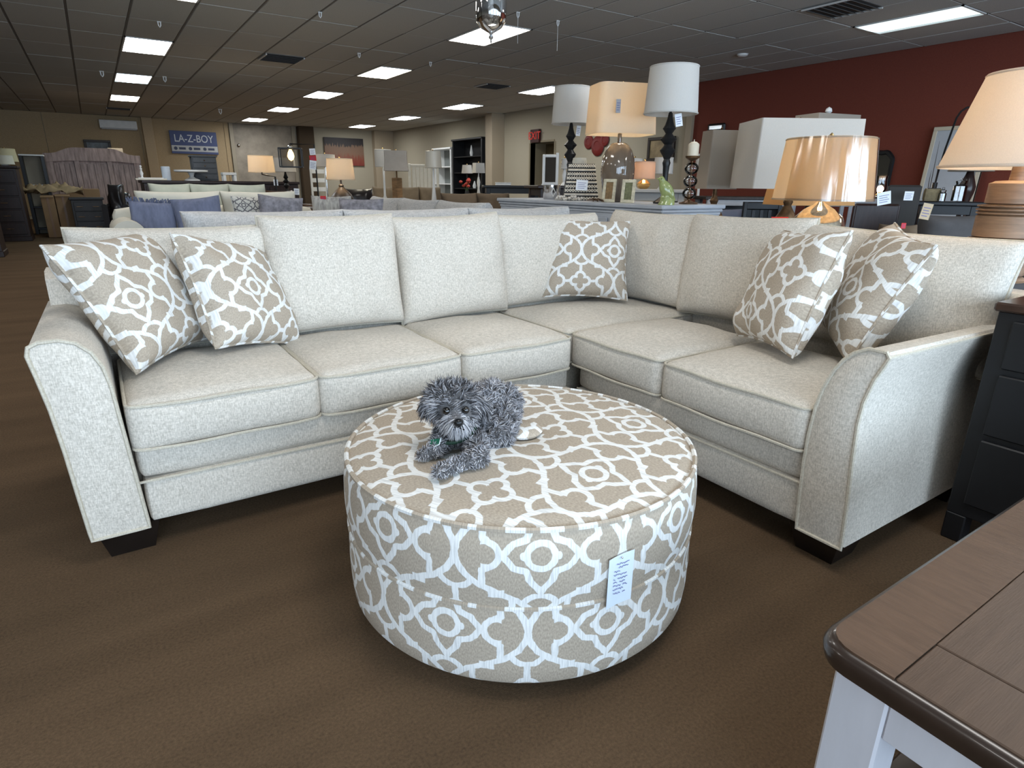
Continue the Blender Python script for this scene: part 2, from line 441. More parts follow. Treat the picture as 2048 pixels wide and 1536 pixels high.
for n_, (a, k, j) in enumerate(cells):
    x, y = GXk(k)+PX_/2, GY(j)+.595
    if a < 0 and n_ < 290:
        dz = random.uniform(-.002, .003)
        if tile_me is None:
            o = MB().box(-PX_/2+.012, PX_/2-.012, -.588, .588, 0, .02, b=.006).build('ceiling_tile', M_tile, ceiling, smooth=False); tile_me = o.data
        else:
            o = bpy.data.objects.new('ceiling_tile', tile_me); COL.objects.link(o); o.parent = ceiling
        o.location = (x, y, CEIL+dz)
    else:
        rest.box(x-PX_/2+.012, x+PX_/2-.012, y-.588, y+.588, CEIL, CEIL+.02)
tag(rest.build('ceiling_tile', M_tile, ceiling, smooth=False), kind='stuff')
g = MB()
for k in range(-15, 17): g.box(GXk(k)-.009, GXk(k)+.009, WIN_Y, YB, CEIL+.004, CEIL+.03)
for j in range(-8, 17): g.box(XL, XR, GY(j)-.006, GY(j)+.006, CEIL+.004, CEIL+.03)
g.build('ceiling_grid', M_tbar, ceiling, smooth=False)

def speckle(name, col, v=.12):
    return mat(name, col, .85, spec=.15, var=v, vscale=90, bump=.15, bscale=120)
M_brown = speckle('tan_pegboard', lin((172, 150, 118)), .2)
M_beige = speckle('olive_beige_paint', lin((170, 161, 142)), .08)
M_redw = speckle('brick_red_paint', lin((118, 62, 50)), .10)
M_post = speckle('tan_post', lin((182, 160, 130)))
M_trimw = mat('beige_trim', lin((165, 150, 128)), .6)
# back wall (a tan panelled part and a beige part), with its panels
xs_split = aty(600, 300, YB).x
wb = struct(MB().box(XL, XR+.1, YB, YB+.15, -.1, CEIL+.1).build('wall_back', M_beige, smooth=False))
px0 = aty(97, 300, YB).x
xp = px0-2.44*3
while xp < aty(460, 300, YB).x:
    x1 = min(xp+2.44, aty(462, 300, YB).x)
    MB().box(xp+.006, x1-.006, YB-.03, YB, .1, CEIL, b=.004).build('wall_panel', M_brown, wb, smooth=False); xp += 2.44
struct(MB().box(aty(291, 300, YB).x, aty(312, 300, YB).x, YB-.22, YB, 0, CEIL, b=.01).build('trim_1', M_post, smooth=False))
# grey sheet door with frame
dx0, dx1 = aty(470, 300, YB).x, aty(585, 300, YB).x; dz1 = aty(520, 250, YB).z
M_steel = mat('mottled_grey_door', lin((140, 130, 116)), .6, var=.3, vscale=2.2)
dr = struct(MB().box(dx0, dx1, YB-.06, YB, 0, dz1, b=.01).build('door_1', M_steel, smooth=False))
fr = MB(); fr.box(dx0-.12, dx0, YB-.10, YB, 0, dz1+.1); fr.box(dx1, dx1+.12, YB-.10, YB, 0, dz1+.1); fr.box(dx0, dx1, YB-.10, YB, dz1, dz1+.1)
fr.build('door_frame', mat('pale_door_frame', lin((150, 140, 122)), .6), dr, smooth=False)
MB().lathe([(.02, 0), (.05, .02), (.05, .04), (.03, .06), (0, .065)], 12, M=T(dx0+.12, YB-.06, 2.3) @ RX(PI/2)).build('door_latch', M_chrome, dr)
cx0 = aty(590, 300, YB).x
struct(MB().box(cx0+.1, cx0+.62, YB-.35, YB, 0, CEIL, b=.01).build('trim_2', mat('dark_brown_post', lin((66, 52, 36)), .8), smooth=False))
struct(MB().box(XR-.75, XR, YB-.3, YB, 0, CEIL, b=.01).build('trim_3', M_trimw, smooth=False))
# right wall: beige beyond Y=8.65, red nearer
YS = 8.66
ey0, ey1 = 13.1, 14.15
wr = MB()
wr.box(XR, XR+.15, YS, ey0, -.1, CEIL+.1); wr.box(XR, XR+.15, ey1, YB+.1, -.1, CEIL+.1)
DZ2 = atx(1070, 286, XR).z
wr.box(XR, XR+.15, ey0, ey1, DZ2, CEIL+.1)
struct(wr.build('wall_right', M_beige, smooth=False))
struct(MB().box(XR-.02, XR+.15, WIN_Y, YS, -.1, CEIL+.1).build('wall_right.001', M_redw, smooth=False))
struct(MB().box(XR-.09, XR, YS-.01, YS+.14, 0, CEIL, b=.008).build('trim_4', M_trimw, smooth=False))
d2 = struct(MB().box(XR+.5, XR+.56, ey0-.1, ey1+.1, 0, DZ2).build('door_2', mat('olive_door', lin((98, 86, 62)), .6, var=.1), smooth=False))
jm = MB(); jm.box(XR-.02, XR+.5, ey1, ey1+.05, 0, DZ2); jm.box(XR-.02, XR+.5, ey0-.05, ey0, 0, DZ2); jm.box(XR-.02, XR+.5, ey0, ey1, DZ2, DZ2+.05)
jm.build('door_frame', mat('door_jamb', lin((140, 128, 104)), .6), d2, smooth=False)
MB().ball((0, 0, 0), .035, M=T(XR+.47, ey0+.15, 1.0)).build('door_knob', M_brass, d2)
struct(MB().box(XR-.42, XR, 15.45, 15.80, 0, CEIL, b=.01).build('trim_5', M_trimw, smooth=False))
struct(MB().box(XL-.15, XL, WIN_Y, YB, -.1, CEIL+.1).build('wall_left', M_beige, smooth=False))
struct(MB().box(XR-.035, XR-.02, WIN_Y, YS, 0, .1).build('baseboard_right', M_dark, smooth=False))
# shop front behind the camera
wf = MB()
wf.box(XL, XR, WIN_Y-.15, WIN_Y, -.1, .35); wf.box(XL, XR, WIN_Y-.15, WIN_Y, 2.65, CEIL+.1)
wf.box(XL, -5.45, WIN_Y-.15, WIN_Y, .35, 2.65); wf.box(8.25, XR, WIN_Y-.15, WIN_Y, .35, 2.65)
struct(wf.build('wall_front', M_beige, smooth=False))
for i, wx in enumerate((-4.2, -1.4, 1.4, 4.2, 7.0)):
    m_ = MB(); m_.box(wx-1.4, wx-1.25, WIN_Y-.12, WIN_Y, .35, 2.65); m_.box(wx+1.25, wx+1.4, WIN_Y-.12, WIN_Y, .35, 2.65)
    struct(m_.build('window_%d' % (i+1), M_bronze, smooth=False))

# ceiling lights (2 x 4 ft troffers)
CELLS = sorted(LIGHTS)
M_lens = mat('white_light_lens', (.9, .95, 1), .4, emit=(1.0, .97, .92), estr=15)
M_lensf = mat('far_light_lens', (.9, .95, 1), .4, emit=(.94, .98, 1.0), estr=26)
M_lensw = mat('warm_light_lens', (1, .95, .85), .4, emit=(1, .93, .74), estr=24)
M_lensb = mat('bluish_light_lens', (.8, .95, 1), .4, emit=(.68, .90, 1.0), estr=16)
M_lensd = mat('dim_light_lens', (.8, .95, 1), .4, emit=(.74, .90, .93), estr=1.6)
M_troff = mat('white_troffer_frame', (.6, .6, .58), .5)
def troffer(x0, y0, lens, label, group='recessed ceiling lights', z=CEIL, wavy=.02):
    t = thing('ceiling_light', label, 'light', (x0+PX_/2, y0+.595, z), 0, group)
    hx, hy = PX_/2-.004, .588
    f_ = MB(); f_.box(-hx, hx, -hy, -hy+.022, -.008, .045); f_.box(-hx, hx, hy-.022, hy, -.008, .045)
    f_.box(-hx, -hx+.022, -hy, hy, -.008, .045); f_.box(hx-.022, hx, -hy, hy, -.008, .045); f_.box(-hx, hx, -hy, hy, .045, .05)
    f_.build('light_frame', M_troff, t, smooth=False)
    n = 8; vs = []; fs = []
    for i in range(n+1):
        u = 2*i/n-1
        for y in (-hy+.022, hy-.022): vs.append((u*(hx-.022), y, .012-wavy*(1-u*u)))
    for i in range(n): fs.append((2*i, 2*i+2, 2*i+3, 2*i+1))
    m_ = MB().add(vs, fs).build('diffuser', lens, t)
    return t
names = {(1, 3): 'white ceiling light cut by the top edge, nearest of the left row',
         (1, 6): 'large white ceiling light of the left row, second nearest',
         (1, 9): 'bluish ceiling light of the left row, between a white and a warm one',
         (1, 12): 'warm yellowish ceiling light at the far end of the left row',
         (7, 3): 'bright white ceiling light right behind the hanging glass jar',
         (7, 6): 'ceiling light with yellow rim in the middle row',
         (7, 9): 'white ceiling light of the middle row, next beyond the yellow-rimmed one',
         (7, 12): 'white ceiling light of the middle row, second beyond the yellow-rimmed one',
         (7, 15): 'farthest white ceiling light of the middle row, above the grey door',
         (13, 0): 'dim long ceiling light at upper right above the red wall'}
lens_of = {(1, 9): M_lensb, (1, 12): M_lensw, (7, 6): M_lensw, (13, 0): M_lensd, (1, 6): M_lensf, (7, 9): M_lensf, (7, 12): M_lensf, (7, 15): M_lensf}
for c in CELLS:
    if c in names: troffer(GXk(c[0]), GY(c[1]), lens_of.get(c, M_lens), names[c])
for j, lb in ((6, 'white ceiling light just left of the left black lamp shade'), (9, 'white ceiling light of the right row above the white bookcase'),
              (12, 'white ceiling light of the right row above the grey square lamp'), (15, 'farthest small white ceiling light of the right row')):
    troffer(7.82, GY(j)+(-.1 if j == 6 else -.15), M_lensf, lb, z=CEIL-.012)

for c, lb in (((1, 0), 'ceiling light over the dog, above the picture'), ((7, 0), 'ceiling light over the console lamps, above the picture'), ((1, -3), 'ceiling light near the shop windows, behind the viewer'),
              ((7, -3), 'ceiling light near the shop windows, right of the viewer'), ((13, -3), 'ceiling light by the windows and the red wall'), ((-5, 0), 'ceiling light left of the viewer, outside the picture'),
              ((-5, -3), 'ceiling light near the windows at the far left'), ((-5, 3), 'ceiling light left of the left row, outside the picture')):
    troffer(GXk(c[0]), GY(c[1]), M_lens, lb, group='ceiling lights outside the picture')

# air vents in the ceiling
M_vent = mat('grey_vent', (.10, .095, .09), .6, .2)
def vent(x0, x1, y0, y1, label, sl=7):
    t = thing('ceiling_vent', label, 'vent', ((x0+x1)/2, (y0+y1)/2, CEIL-.004), 0, 'ceiling vents')
    hx, hy = (x1-x0)/2, (y1-y0)/2
    MB().box(-hx, hx, -hy, hy, -.004, .003).build('vent_plate', M_vent, t, smooth=False)
    for q in (-1, 1): MB().box(q*hx, q*(hx-.02), -hy, hy, -.02, -.004).build('vent_frame', M_troff, t, smooth=False)
    sm = None
    for i in range(sl):
        y = -hy+(i+.5)*2*hy/sl
        if sm is None: o = MB().box(-hx+.02, hx-.02, -.02, .02, -.006, -.001, M=RX(.5)).build('slat', M_vent, t, smooth=False); sm = o.data
        else: o = bpy.data.objects.new('slat', sm); COL.objects.link(o); o.parent = t
        o.location = (0, y, -.008)
vent(2.53, 3.12, 10.68, 11.25, 'square grey ceiling vent left of the yellow-rimmed light')
vent(6.79, 7.39, 4.03, 4.60, 'dark square ceiling vent at top right with white side rims')
vent(.66, 1.24, 20.9, 21.2, 'dark ceiling vent at the far left beyond the warm light')
vent(6.7, 7.25, 11.1, 11.6, 'faint ceiling vent between the middle and right light rows')
t = thing('smoke_detector', 'small round white smoke detector on the ceiling near the red wall', 'detector', tuple(atz(1485, 108, CEIL)))
MB().lathe([(.075, 0), (.075, -.02), (.05, -.035), (0, -.036)][::-1], 20).build('housing', M_white, t)
MB().lathe([(.085, .0), (.085, -.008), (.075, -.008)][::-1], 20).build('base_ring', M_troff, t)

# price hooks under the ceiling
HK = [(318, 47, 'white ceiling hook above the second light of the left row'), (640, 28, 'white ceiling hook at the top left of the middle row'), (718, 110, 'white ceiling hook just above the yellow-rimmed light'),
      (861, 128, 'white ceiling hook right of the yellow-rimmed light'), (203, 146, 'white ceiling hook left of the bluish light'), (329, 157, 'white ceiling hook right of the bluish light'),
      (440, 222, 'white ceiling hook above the blue store sign')]
M_hook = mat('white_hook', (.8, .8, .78), .5)
hk0 = None
for x, y, lb in HK:
    p = atz(x, y-4, CEIL-.002)
    if hk0 is None:
        hk0 = thing('ceiling_hook', lb, 'hook', p, 0, 'white hooks on the ceiling grid')
        MB().box(-.022, .022, -.012, .012, -.008, 0, b=.002).build('hook_plate', M_hook, hk0, smooth=False)
        MB().tube([(-.014, 0, -.006), (-.012, 0, -.04), (0, 0, -.06), (.012, 0, -.04), (.014, 0, -.006)], .006, 6).build('hook_loop', M_hook, hk0)
        o = hk0
    else:
        o = copy_tree(hk0); o.location = p; relabel(o, lb)
    s_ = max(1, p.y/9); o.scale = (s_, s_, s_)
for x, y0, y1, lb in ((1036, 24, 80, 'white ceiling hook with a hanging thread, right of the glass pendant'), (1116, 41, 95, 'second white ceiling hook with a hanging thread, farther right of the pendant')):
    p = atz(x, y0, CEIL-.002); o = copy_tree(hk0); o.location = p; o.scale = (1, 1, 1); relabel(o, lb)
    ln = (y1-y0)/F_PX*(p-EYE).dot(FWD)
    MB().tube([(0, 0, -.05), (0, 0, -ln)], .0022, 5).build('thread', M_hook, o)

# ------------------------------------------------------------------ sectional sofa
sofa = thing('sectional_sofa', 'large cream linen L-shaped sectional sofa with dark feet', 'sofa', (0, 0, 0))
SZ = .53
def part(mb, name, m=M_sofa, parent=sofa, **k): return mb.build(name, m, parent, **k)
def rrect(hx, hy, r, n=5):
    out = []
    for cx, cy, a0 in ((hx-r, hy-r, 0), (-hx+r, hy-r, PI/2), (-hx+r, -hy+r, PI), (hx-r, -hy+r, 1.5*PI)):
        for i in range(n+1):
            a = a0+PI/2*i/n; out.append((cx+r*math.cos(a), cy+r*math.sin(a)))
    return out
def densify(poly, step=.05, closed=True):
    out = []; n = len(poly)
    for i in range(n if closed else n-1):
        a, b = Vector(poly[i]), Vector(poly[(i+1) % n]); k = max(1, int((b-a).length/step))
        for q in range(k): out.append(a+(b-a)*q/k)
    if not closed: out.append(Vector(poly[-1]))
    return out
def seat(cx, cy, sx, sy, rot=0, sz=.165, zc=None, seed=0, tilt=0):
    zc = SZ-sz/2-.018 if zc is None else zc
    M = T(cx, cy, zc) @ RZ(rot) @ RX(tilt)
    o = part(MB().cushion(sx, sy, sz, r=.035, crown=.032, front=.014, n=16, M=M, wob=.006), 'seat_cushion')
    pm = MB()
    for zz in (sz/2-.012, -sz/2+.012):
        pts = [(p.x, p.y-(.012*(1-(p.x/(sx/2))**2) if p.y < -sy/2+.05 else 0), zz+.002*math.sin(p.x*20+seed)) for p in densify([(a, b) for a, b in rrect(sx/2-.004, sy/2-.004, .03)], .06)]
        pm.tube(pts, .0052, 6, closed=True, M=M)
    pm.build('piping', M_pipe, o)
    return o
YF, XF = 2.05, 1.735
seat(.262, YF+.31, .583, .64, seed=1); seat(.838, YF+.31, .572, .64, seed=2); seat(1.405, YF+.31, .555, .64, seed=3)
seat(2.15, 2.43, .88, .60, seed=7)
seat(XF+.315, 1.845, .555, .65, rot=-PI/2, seed=4); seat(XF+.315, 1.255, .615, .65, rot=-PI/2, seed=5)
# base rails
b = MB()
b.cushion(1.74, .09, .152, r=.016, crown=0, front=.006, n=8, M=T(.855, 2.115, .172)); b.cushion(1.71, .10, .125, r=.03, crown=0, front=.012, n=8, M=T(.835, 2.125, .305))
part(b, 'base_rail')
b = MB()
b.cushion(1.18, .09, .152, r=.016, crown=0, front=.006, n=8, M=T(1.795, 1.50, .172) @ RZ(-PI/2)); b.cushion(1.18, .10, .125, r=.03, crown=0, front=.012, n=8, M=T(1.805, 1.50, .305) @ RZ(-PI/2))
part(b, 'base_rail')
pm = MB(); pm.tube([(-.03, 2.068, .245), (.8, 2.064, .243), (1.70, 2.068, .245)], .0045, 6); pm.tube([(1.748, 2.08, .245), (1.744, 1.5, .243), (1.748, .93, .245)], .0045, 6)
pm.build('piping', M_pipe, sofa)
b = MB(); b.box(-.1, 2.62, 2.16, 2.95, .10, .37, b=.01); b.box(1.85, 2.62, .85, 2.16, .10, .37, b=.01)
part(b, 'seat_deck', fabric('deck_cloth', lin((120, 112, 100)), lin((150, 142, 128))), smooth=False)
# arms
ARM_L = [(-.178, .095), (-.186, .25), (-.193, .40), (-.203, .53), (-.216, .63), (-.225, .69), (-.219, .713), (-.195, .724), (-.150, .725), (-.112, .712), (-.080, .680),
       (-.060, .635), (-.050, .575), (-.045, .48), (-.038, .35), (-.030, .20), (-.024, .095)]
ARM_R = [(-.184, .095), (-.176, .25), (-.166, .38), (-.160, .50), (-.164, .57), (-.180, .64), (-.200, .69), (-.207, .71), (-.198, .724), (-.150, .724), (-.112, .704), (-.085, .675),
       (-.064, .640), (-.042, .580), (-.029, .515), (-.022, .42), (-.022, .33), (-.028, .20), (-.036, .095)]
def arm(M, depth, ARM):
    prof = [Vector((p[0], 0, p[1])) for p in densify(ARM, .025)]
    n = len(prof); mb = MB(); vs = []; fs = []
    st = [0, .006, .02, .06, .2, .4, .6, .8, .92, 1.0]
    for s_ in st:
        ins = .010*max(0, 1-s_/.02) if s_ < .02 else 0
        c = Vector((-.115, 0, .4))
        for p in prof:
            q = p.copy(); d = (c-q); d.y = 0
            q += d.normalized()*ins
            q.z -= .02*s_*(q.z > .5)*(q.z-.5)/.2
            q.y = s_*depth
            vs.append(q)
    for i in range(len(st)-1):
        for k in range(n): fs.append((i*n+k, i*n+(k+1) % n, (i+1)*n+(k+1) % n, (i+1)*n+k))
    fs.append([(len(st)-1)*n+k for k in range(n)][::-1])
    mb.add(vs, fs, M=M)
    o = part(mb, 'arm')
    # front facing panel, gently domed, with piping round it
    fm = MB(); vs = []; fs = []
    zo = sorted((p.z, p.x) for p in prof if p.x < (-.135 if p.z > .3 else -.164)); zi = sorted((p.z, p.x) for p in prof if p.x > -.155 and (p.x > -.10 or p.z > .6) and (p.z > .3 or p.x > -.045))
    def lerp(tab, z): return float(np.interp(z, [t[0] for t in tab], [t[1] for t in tab]))
    zl = [.095+.63*i/40 for i in range(38)]+[.69, .70, .71, .718, .7235]
    zl.sort(); mm = 8
    for z in zl:
        a_, b_ = lerp(zo, z), lerp(zi, z)
        for i in range(mm+1):
            u = 2*i/mm-1; vs.append((a_+(b_-a_)*i/mm, -.012*(1-u*u)*(1-((z-.41)/.32)**6), z))
    for j in range(len(zl)-1):
        for i in range(mm):
            q = j*(mm+1)+i; fs.append((q, q+1, q+mm+2, q+mm+1))
    fm.add(vs, fs, M=M); fm.build('arm_front', M_sofa, o, auto=False)
    MB().tube([(p.x, -.002, p.z) for p in prof], .0058, 6, closed=True, M=M).build('piping', M_pipe, o)
    ox = min(p[0] for p in ARM)+.002; oz = min(ARM, key=lambda p: p[0])[1]
    MB().tube([(ox, .0, oz), (ox, depth*.5, oz-.010), (ox, depth, oz-.016)], .005, 6, M=M).build('piping', M_pipe, o)
    return o
arm(T(0, 2.055, 0), .93, ARM_L)
arm(Matrix(((0, 1, 0, 1.738), (1, 0, 0, .966), (0, 0, 1, 0), (0, 0, 0, 1))), .93, ARM_R)
# back frames
b = MB(); b.prism([(2.72, .10), (2.90, .10), (3.00, .80), (2.97, .825), (2.84, .825), (2.80, .80)], 0, 1, axis='x', M=Matrix(((2.92, 0, 0, -.20), (0, 1, 0, 0), (0, 0, 1, 0), (0, 0, 0, 1))))
part(b, 'back_frame')
b = MB(); b.prism([(2.56, .10), (2.72, .10), (2.79, .78), (2.76, .805), (2.63, .805), (2.60, .78)], .76, 2.95, axis='y')
part(b, 'back_frame')
# back cushions
def backc(c, wdt, hgt, yaw, lean, seed, thick=.24, roll=0):
    M = T(*c) @ RZ(yaw) @ RX(-lean) @ RY(roll)
    o = part(MB().pillow(wdt, hgt, thick, pinch=.045, n=26, M=M, e=.33, wr=.012, seed=seed, sag=.0), 'back_cushion', merge=True)
    pts = []
    n = 60
    for s_ in range(4):
        for i in range(n//4):
            a = -1+2*i/(n//4)
            u, v = ((a, 1), (1, -a), (-a, -1), (-1, a))[s_]
            pts.append((u*wdt/2*(1-.045*(1-v*v)*u*u), 0, v*hgt/2*(1-.045*(1-u*u)*v*v)))
    MB().tube(pts, .006, 6, closed=True, M=M).build('piping', M_pipe, o)
    return o
HB = .50
backc((.23, 2.745, .745), .70, HB-.03, .00, .16, 1, roll=.01)
backc((.845, 2.72, .765), .60, HB, 0, .17, 2, roll=-.0)
backc((1.43, 2.72, .755), .60, HB, 0.0, .17, 3, roll=-.03)
backc((2.06, 2.77, .755), .72, HB-.02, -.02, .14, 4)
backc((2.57, 2.46, .765), .70, HB-.01, -PI/2+.02, .14, 5)
backc((2.545, 1.85, .770), .66, HB, -PI/2, .17, 6, roll=-.02)
backc((2.56, 1.19, .755), .82, HB-.02, -PI/2, .16, 8, roll=.02)
# feet
def foot(x, y, sx=1, sy=1):
    m_ = MB(); t0, t1 = .085, .062
    vs = [(-t1, -t1, 0), (t1, -t1, 0), (t1, t1, 0), (-t1, t1, 0), (-t0, -t0, .10), (t0, -t0, .10), (t0, t0, .10), (-t0, t0, .10)]
    m_.add(vs, [(3, 2, 1, 0), (4, 5, 6, 7), (0, 1, 5, 4), (1, 2, 6, 5), (2, 3, 7, 6), (3, 0, 4, 7)], M=T(x, y, 0))
    m_.build('foot', M_leg, sofa, smooth=False)
for x, y in ((-.08, 2.16), (-.08, 2.85), (1.845, .885), (2.62, .87), (2.62, 2.85)): foot(x, y)

# throw pillows
def throw(label, c, R9, s, seed, uvo=(0, 0), t=.205, dc=(0, 0, 0)):
    R = Matrix([R9[0:3], R9[3:6], R9[6:9]]).to_4x4()
    M = R
    o = MB().pillow(s, s, t, pinch=.085, n=30, M=M, e=.44, wr=.014, seed=seed, uvo=uvo, sag=.01).build('throw_pillow', M_trel, None, merge=False)
    o.location = Vector(c)+Vector(dc)
    tag(o, label, 'pillow', 'trellis print throw pillows')
    pts = []; n = 64
    for s_ in range(4):
        for i in range(n//4):
            a = -1+2*i/(n//4); u, v = ((a, 1), (1, -a), (-a, -1), (-1, a))[s_]
            pts.append((u*s/2*(1-.085*(1-v*v)*u*u), 0, v*s/2*(1-.085*(1-u*u)*v*v)))
    pm = MB(); pm.tube(pts, .0058, 6, closed=True, M=M)
    for i in range(len(pm.v)): pm.uv[i] = (i/6*.030, .09)
    pm.build('piping', M_trel, o)
    return o
throw('trellis throw pillow leaning on the left sofa arm', (.075, 2.535, .752), [.621, -.679, -.393, .784, .554, .281, .027, -.482, .876], .47, 1, uvo=(.338, .203))
throw('trellis throw pillow second from the left arm, beside a plain back cushion', (.418, 2.579, .728), [.784, -.603, -.15, .588, .643, .491, -.2, -.473, .858], .45, 2, uvo=(.225, .202))
throw('trellis throw pillow standing alone in the sofa corner', (2.215, 2.61, .762), [.789, .527, .316, -.614, .694, .376, -.021, -.491, .871], .46, 3, uvo=(.033, .171))
throw('trellis throw pillow leaning on another, second from the right arm', (2.181, 1.365, .775), [-.497+.0, .807, .319, -.865, -.489, -.111, .066, -.331, .941], .465, 4, uvo=(-.144, -.06))
throw('trellis throw pillow squeezed against the right sofa arm', (2.381, 1.151, .785), [-.751, .632, .19, -.653, -.67, -.352, -.096, -.389, .916], .465, 5, uvo=(.111, .194))

# ------------------------------------------------------------------ round ottoman
OC = (.908, 1.323); OR = .487
ott = thing('round_ottoman', 'round drum ottoman in taupe and white trellis fabric', 'ottoman', (OC[0], OC[1], 0))
# top (domed, dimpled at the button)
nr, na = 20, 96; vs = [(0, 0, .47)]; uv = [(0, 0)]; fs = []
A_ = math.radians(0)
TO = (-.035, .083)
for i in range(1, nr+1):
    r_ = OR*i/nr*.985
    z = .459+.026*(1-(r_/OR)**2.2)-.018*math.exp(-(r_/.085)**2)-(.008 if i == nr else 0)
    for k in range(na):
        a = 2*PI*k/na; vs.append((r_*math.cos(a), r_*math.sin(a), z))
RT = math.radians(-31)
def tuv(p): return (p[0]*math.cos(RT)-p[1]*math.sin(RT)+TO[0], p[0]*math.sin(RT)+p[1]*math.cos(RT)+TO[1])
vs[0] = (0, 0, .467)
uv = [tuv(p) for p in vs]
for k in range(na): fs.append((0, 1+k, 1+(k+1) % na))
for i in range(nr-1):
    for k in range(na):
        a, b_ = 1+i*na+k, 1+i*na+(k+1) % na; fs.append((a, a+na, b_+na, b_))
MB().add(vs, fs, uvs=uv).build('top_panel', M_trel, ott)
def band(prof, name, uoff, voff):
    vs = []; uv = []; fs = []; n = 128; m = len(prof)
    for r_, z in prof:
        for k in range(n+1):
            a = 2*PI*k/n+.6; vs.append((r_*math.cos(a), r_*math.sin(a), z)); uv.append((a*OR+uoff, z+voff))
    for i in range(m-1):
        for k in range(n):
            a = i*(n+1)+k; fs.append((a, a+1, a+n+2, a+n+1))
    return MB().add(vs, fs, uvs=uv).build(name, M_trel, ott)
band([(OR+.002, .262), (OR+.007, .29), (OR+.010, .34), (OR+.008, .39), (OR+.003, .435), (OR-.005, .451)], 'upper_band', .017, -.209)
band([(OR-.03, .042), (OR-.006, .046), (OR+.003, .058), (OR+.007, .10), (OR+.008, .16), (OR+.006, .22), (OR+.002, .256)], 'lower_band', .23, -.012)
def pipe_ring(r_, z, name, w_=.006):
    n = 128; pm = MB(); pts = [(r_*math.cos(2*PI*k/n), r_*math.sin(2*PI*k/n), z) for k in range(n)]
    pm.tube(pts, w_, 6, closed=True)
    for i in range(len(pm.v)): pm.uv[i] = ((i//6)*.026*1.0, .10)
    pm.build(name, M_trel, ott)
pipe_ring(OR-.004, .454, 'top_piping', .0068); pipe_ring(OR+.003, .259, 'middle_piping', .0055)
bt = MB(); pr = [(.0, .012), (.03, .011), (.055, .006), (.064, -.002), (.058, -.010), (.02, -.014)]
n = 40; vs = []; uv = []; fs = []
for r_, z in pr:
    for k in range(n):
        a = 2*PI*k/n; p = (r_*math.cos(a), r_*math.sin(a), .487+z); vs.append(p); uv.append((p[0]+.06, p[1]*1.0+.03))
for i in range(len(pr)-1):
    for k in range(n): fs.append((i*n+k, (i+1)*n+k, (i+1)*n+(k+1) % n, i*n+(k+1) % n))
bt.add(vs, fs, uvs=uv).build('button', M_trel, ott)
MB().lathe([(0, .025), (OR-.05, .025), (OR-.04, .05), (0, .05)], 48).build('base', M_black, ott)
for k in range(4):
    a = PI/4+k*PI/2; MB().lathe([(.03, 0), (.038, .03), (0, .031)], 14, M=T(.38*math.cos(a), .38*math.sin(a), 0)).build('foot', M_leg, ott)
# price tag pinned on the ottoman's side
def scribble(mb, x0, x1, z, h, seed, y=-.0012, r=.0007):
    rnd = random.Random(seed); x = x0; pts = []
    while x < x1:
        pts.append((x, y, z+rnd.uniform(-h, h)*.5)); x += rnd.uniform(.0016, .0034)
        if rnd.random() < .10 and len(pts) > 2:
            mb.tube(pts, r, 4); pts = []; x += .004
    if len(pts) > 1: mb.tube(pts, r, 4)
tg = None
p0 = atd(1304, 1127, 1.24)
dirv = Vector((p0.x-OC[0], p0.y-OC[1], 0)); ang = math.atan2(dirv.y, dirv.x)
rad = OR+.014
tg = thing('price_tag', 'white handwritten price card pinned on the ottoman side', 'tag', (OC[0]+rad*math.cos(ang), OC[1]+rad*math.sin(ang), .308), ang+PI/2)
card = MB(); vs = []; fs = []; uvn = 8
for j in range(2):
    for sd in (0, .0008):
        for i in range(uvn+1):
            x = -.0325+.065*i/uvn; vs.append((x, sd+.0-.006*(i/uvn-.4)**2*2, (.062 if j else -.068)+.012*(i/uvn)*(1 if j else 1)))
m_ = uvn+1
for i in range(uvn):
    fs.append((i, i+1, 2*m_+i+1, 2*m_+i)); fs.append((m_+i, 3*m_+i, 3*m_+i+1, m_+i+1))
    fs.append((2*m_+i, 2*m_+i+1, 3*m_+i+1, 3*m_+i)); fs.append((i, m_+i, m_+i+1, i+1))
fs += [(0, 2*m_, 3*m_, m_), (uvn, m_+uvn, 3*m_+uvn, 2*m_+uvn)]
card.add(vs, fs).build('card', mat('tag_card', (.72, .80, .92), .6), tg, smooth=False)
ink = MB()
for i, (a, b_) in enumerate(((-.012, .022), (-.006, .020), (-.018, .0), (-.018, .022), (-.018, .021), (-.018, .018), (-.018, .022), (-.018, .010), (-.017, .016))):
    scribble(ink, a, b_, .047-.0095*i, .0045, i+3, y=-.0030)
ink.build('handwriting', M_ink, tg)
MB().ball((.0, -.004, .062), .0025, 8).build('pin', M_chrome, tg)
# ------------------------------------------------------------------ the dog
OTZ = .478
dog = thing('dog', 'small shaggy grey dog lying on the round ottoman', 'dog', tuple(atz(930, 900, OTZ)))
DO = dog.location.copy()
def dp(x, y, D): return atd(x, y, D)-DO
DOGF = Vector((-FWD.x, -FWD.y, 0)).normalized()      # towards the viewer
DOGR = Vector((RGT.x, RGT.y, 0)).normalized()
def onz(x, y, h=0.0): return atz(x, y, OTZ+h)-DO
db = MB()
def blob(p, r, n=10, sq=(1, 1, 1)): db.ball(p, (r*sq[0], r*sq[1], r*sq[2]), n)
def limb(pts, rs):
    for i in range(len(pts)-1):
        a, b_ = Vector(pts[i]), Vector(pts[i+1]); k = max(2, int((b_-a).length/.008))
        for q in range(k+1): t_ = q/k; blob(a.lerp(b_, t_), rs[i]+(rs[i+1]-rs[i])*t_, 7)
HEAD = dp(903, 806, 1.575); MUZ = dp(914, 842, 1.535); NOSE = dp(917, 845, 1.502)
CH = dp(918, 866, 1.625); MID = dp(950, 842, 1.70); RUMP = dp(984, 826, 1.775)
CH.z = max(CH.z, .058); MID.z = max(MID.z, .066); RUMP.z = max(RUMP.z, .07)
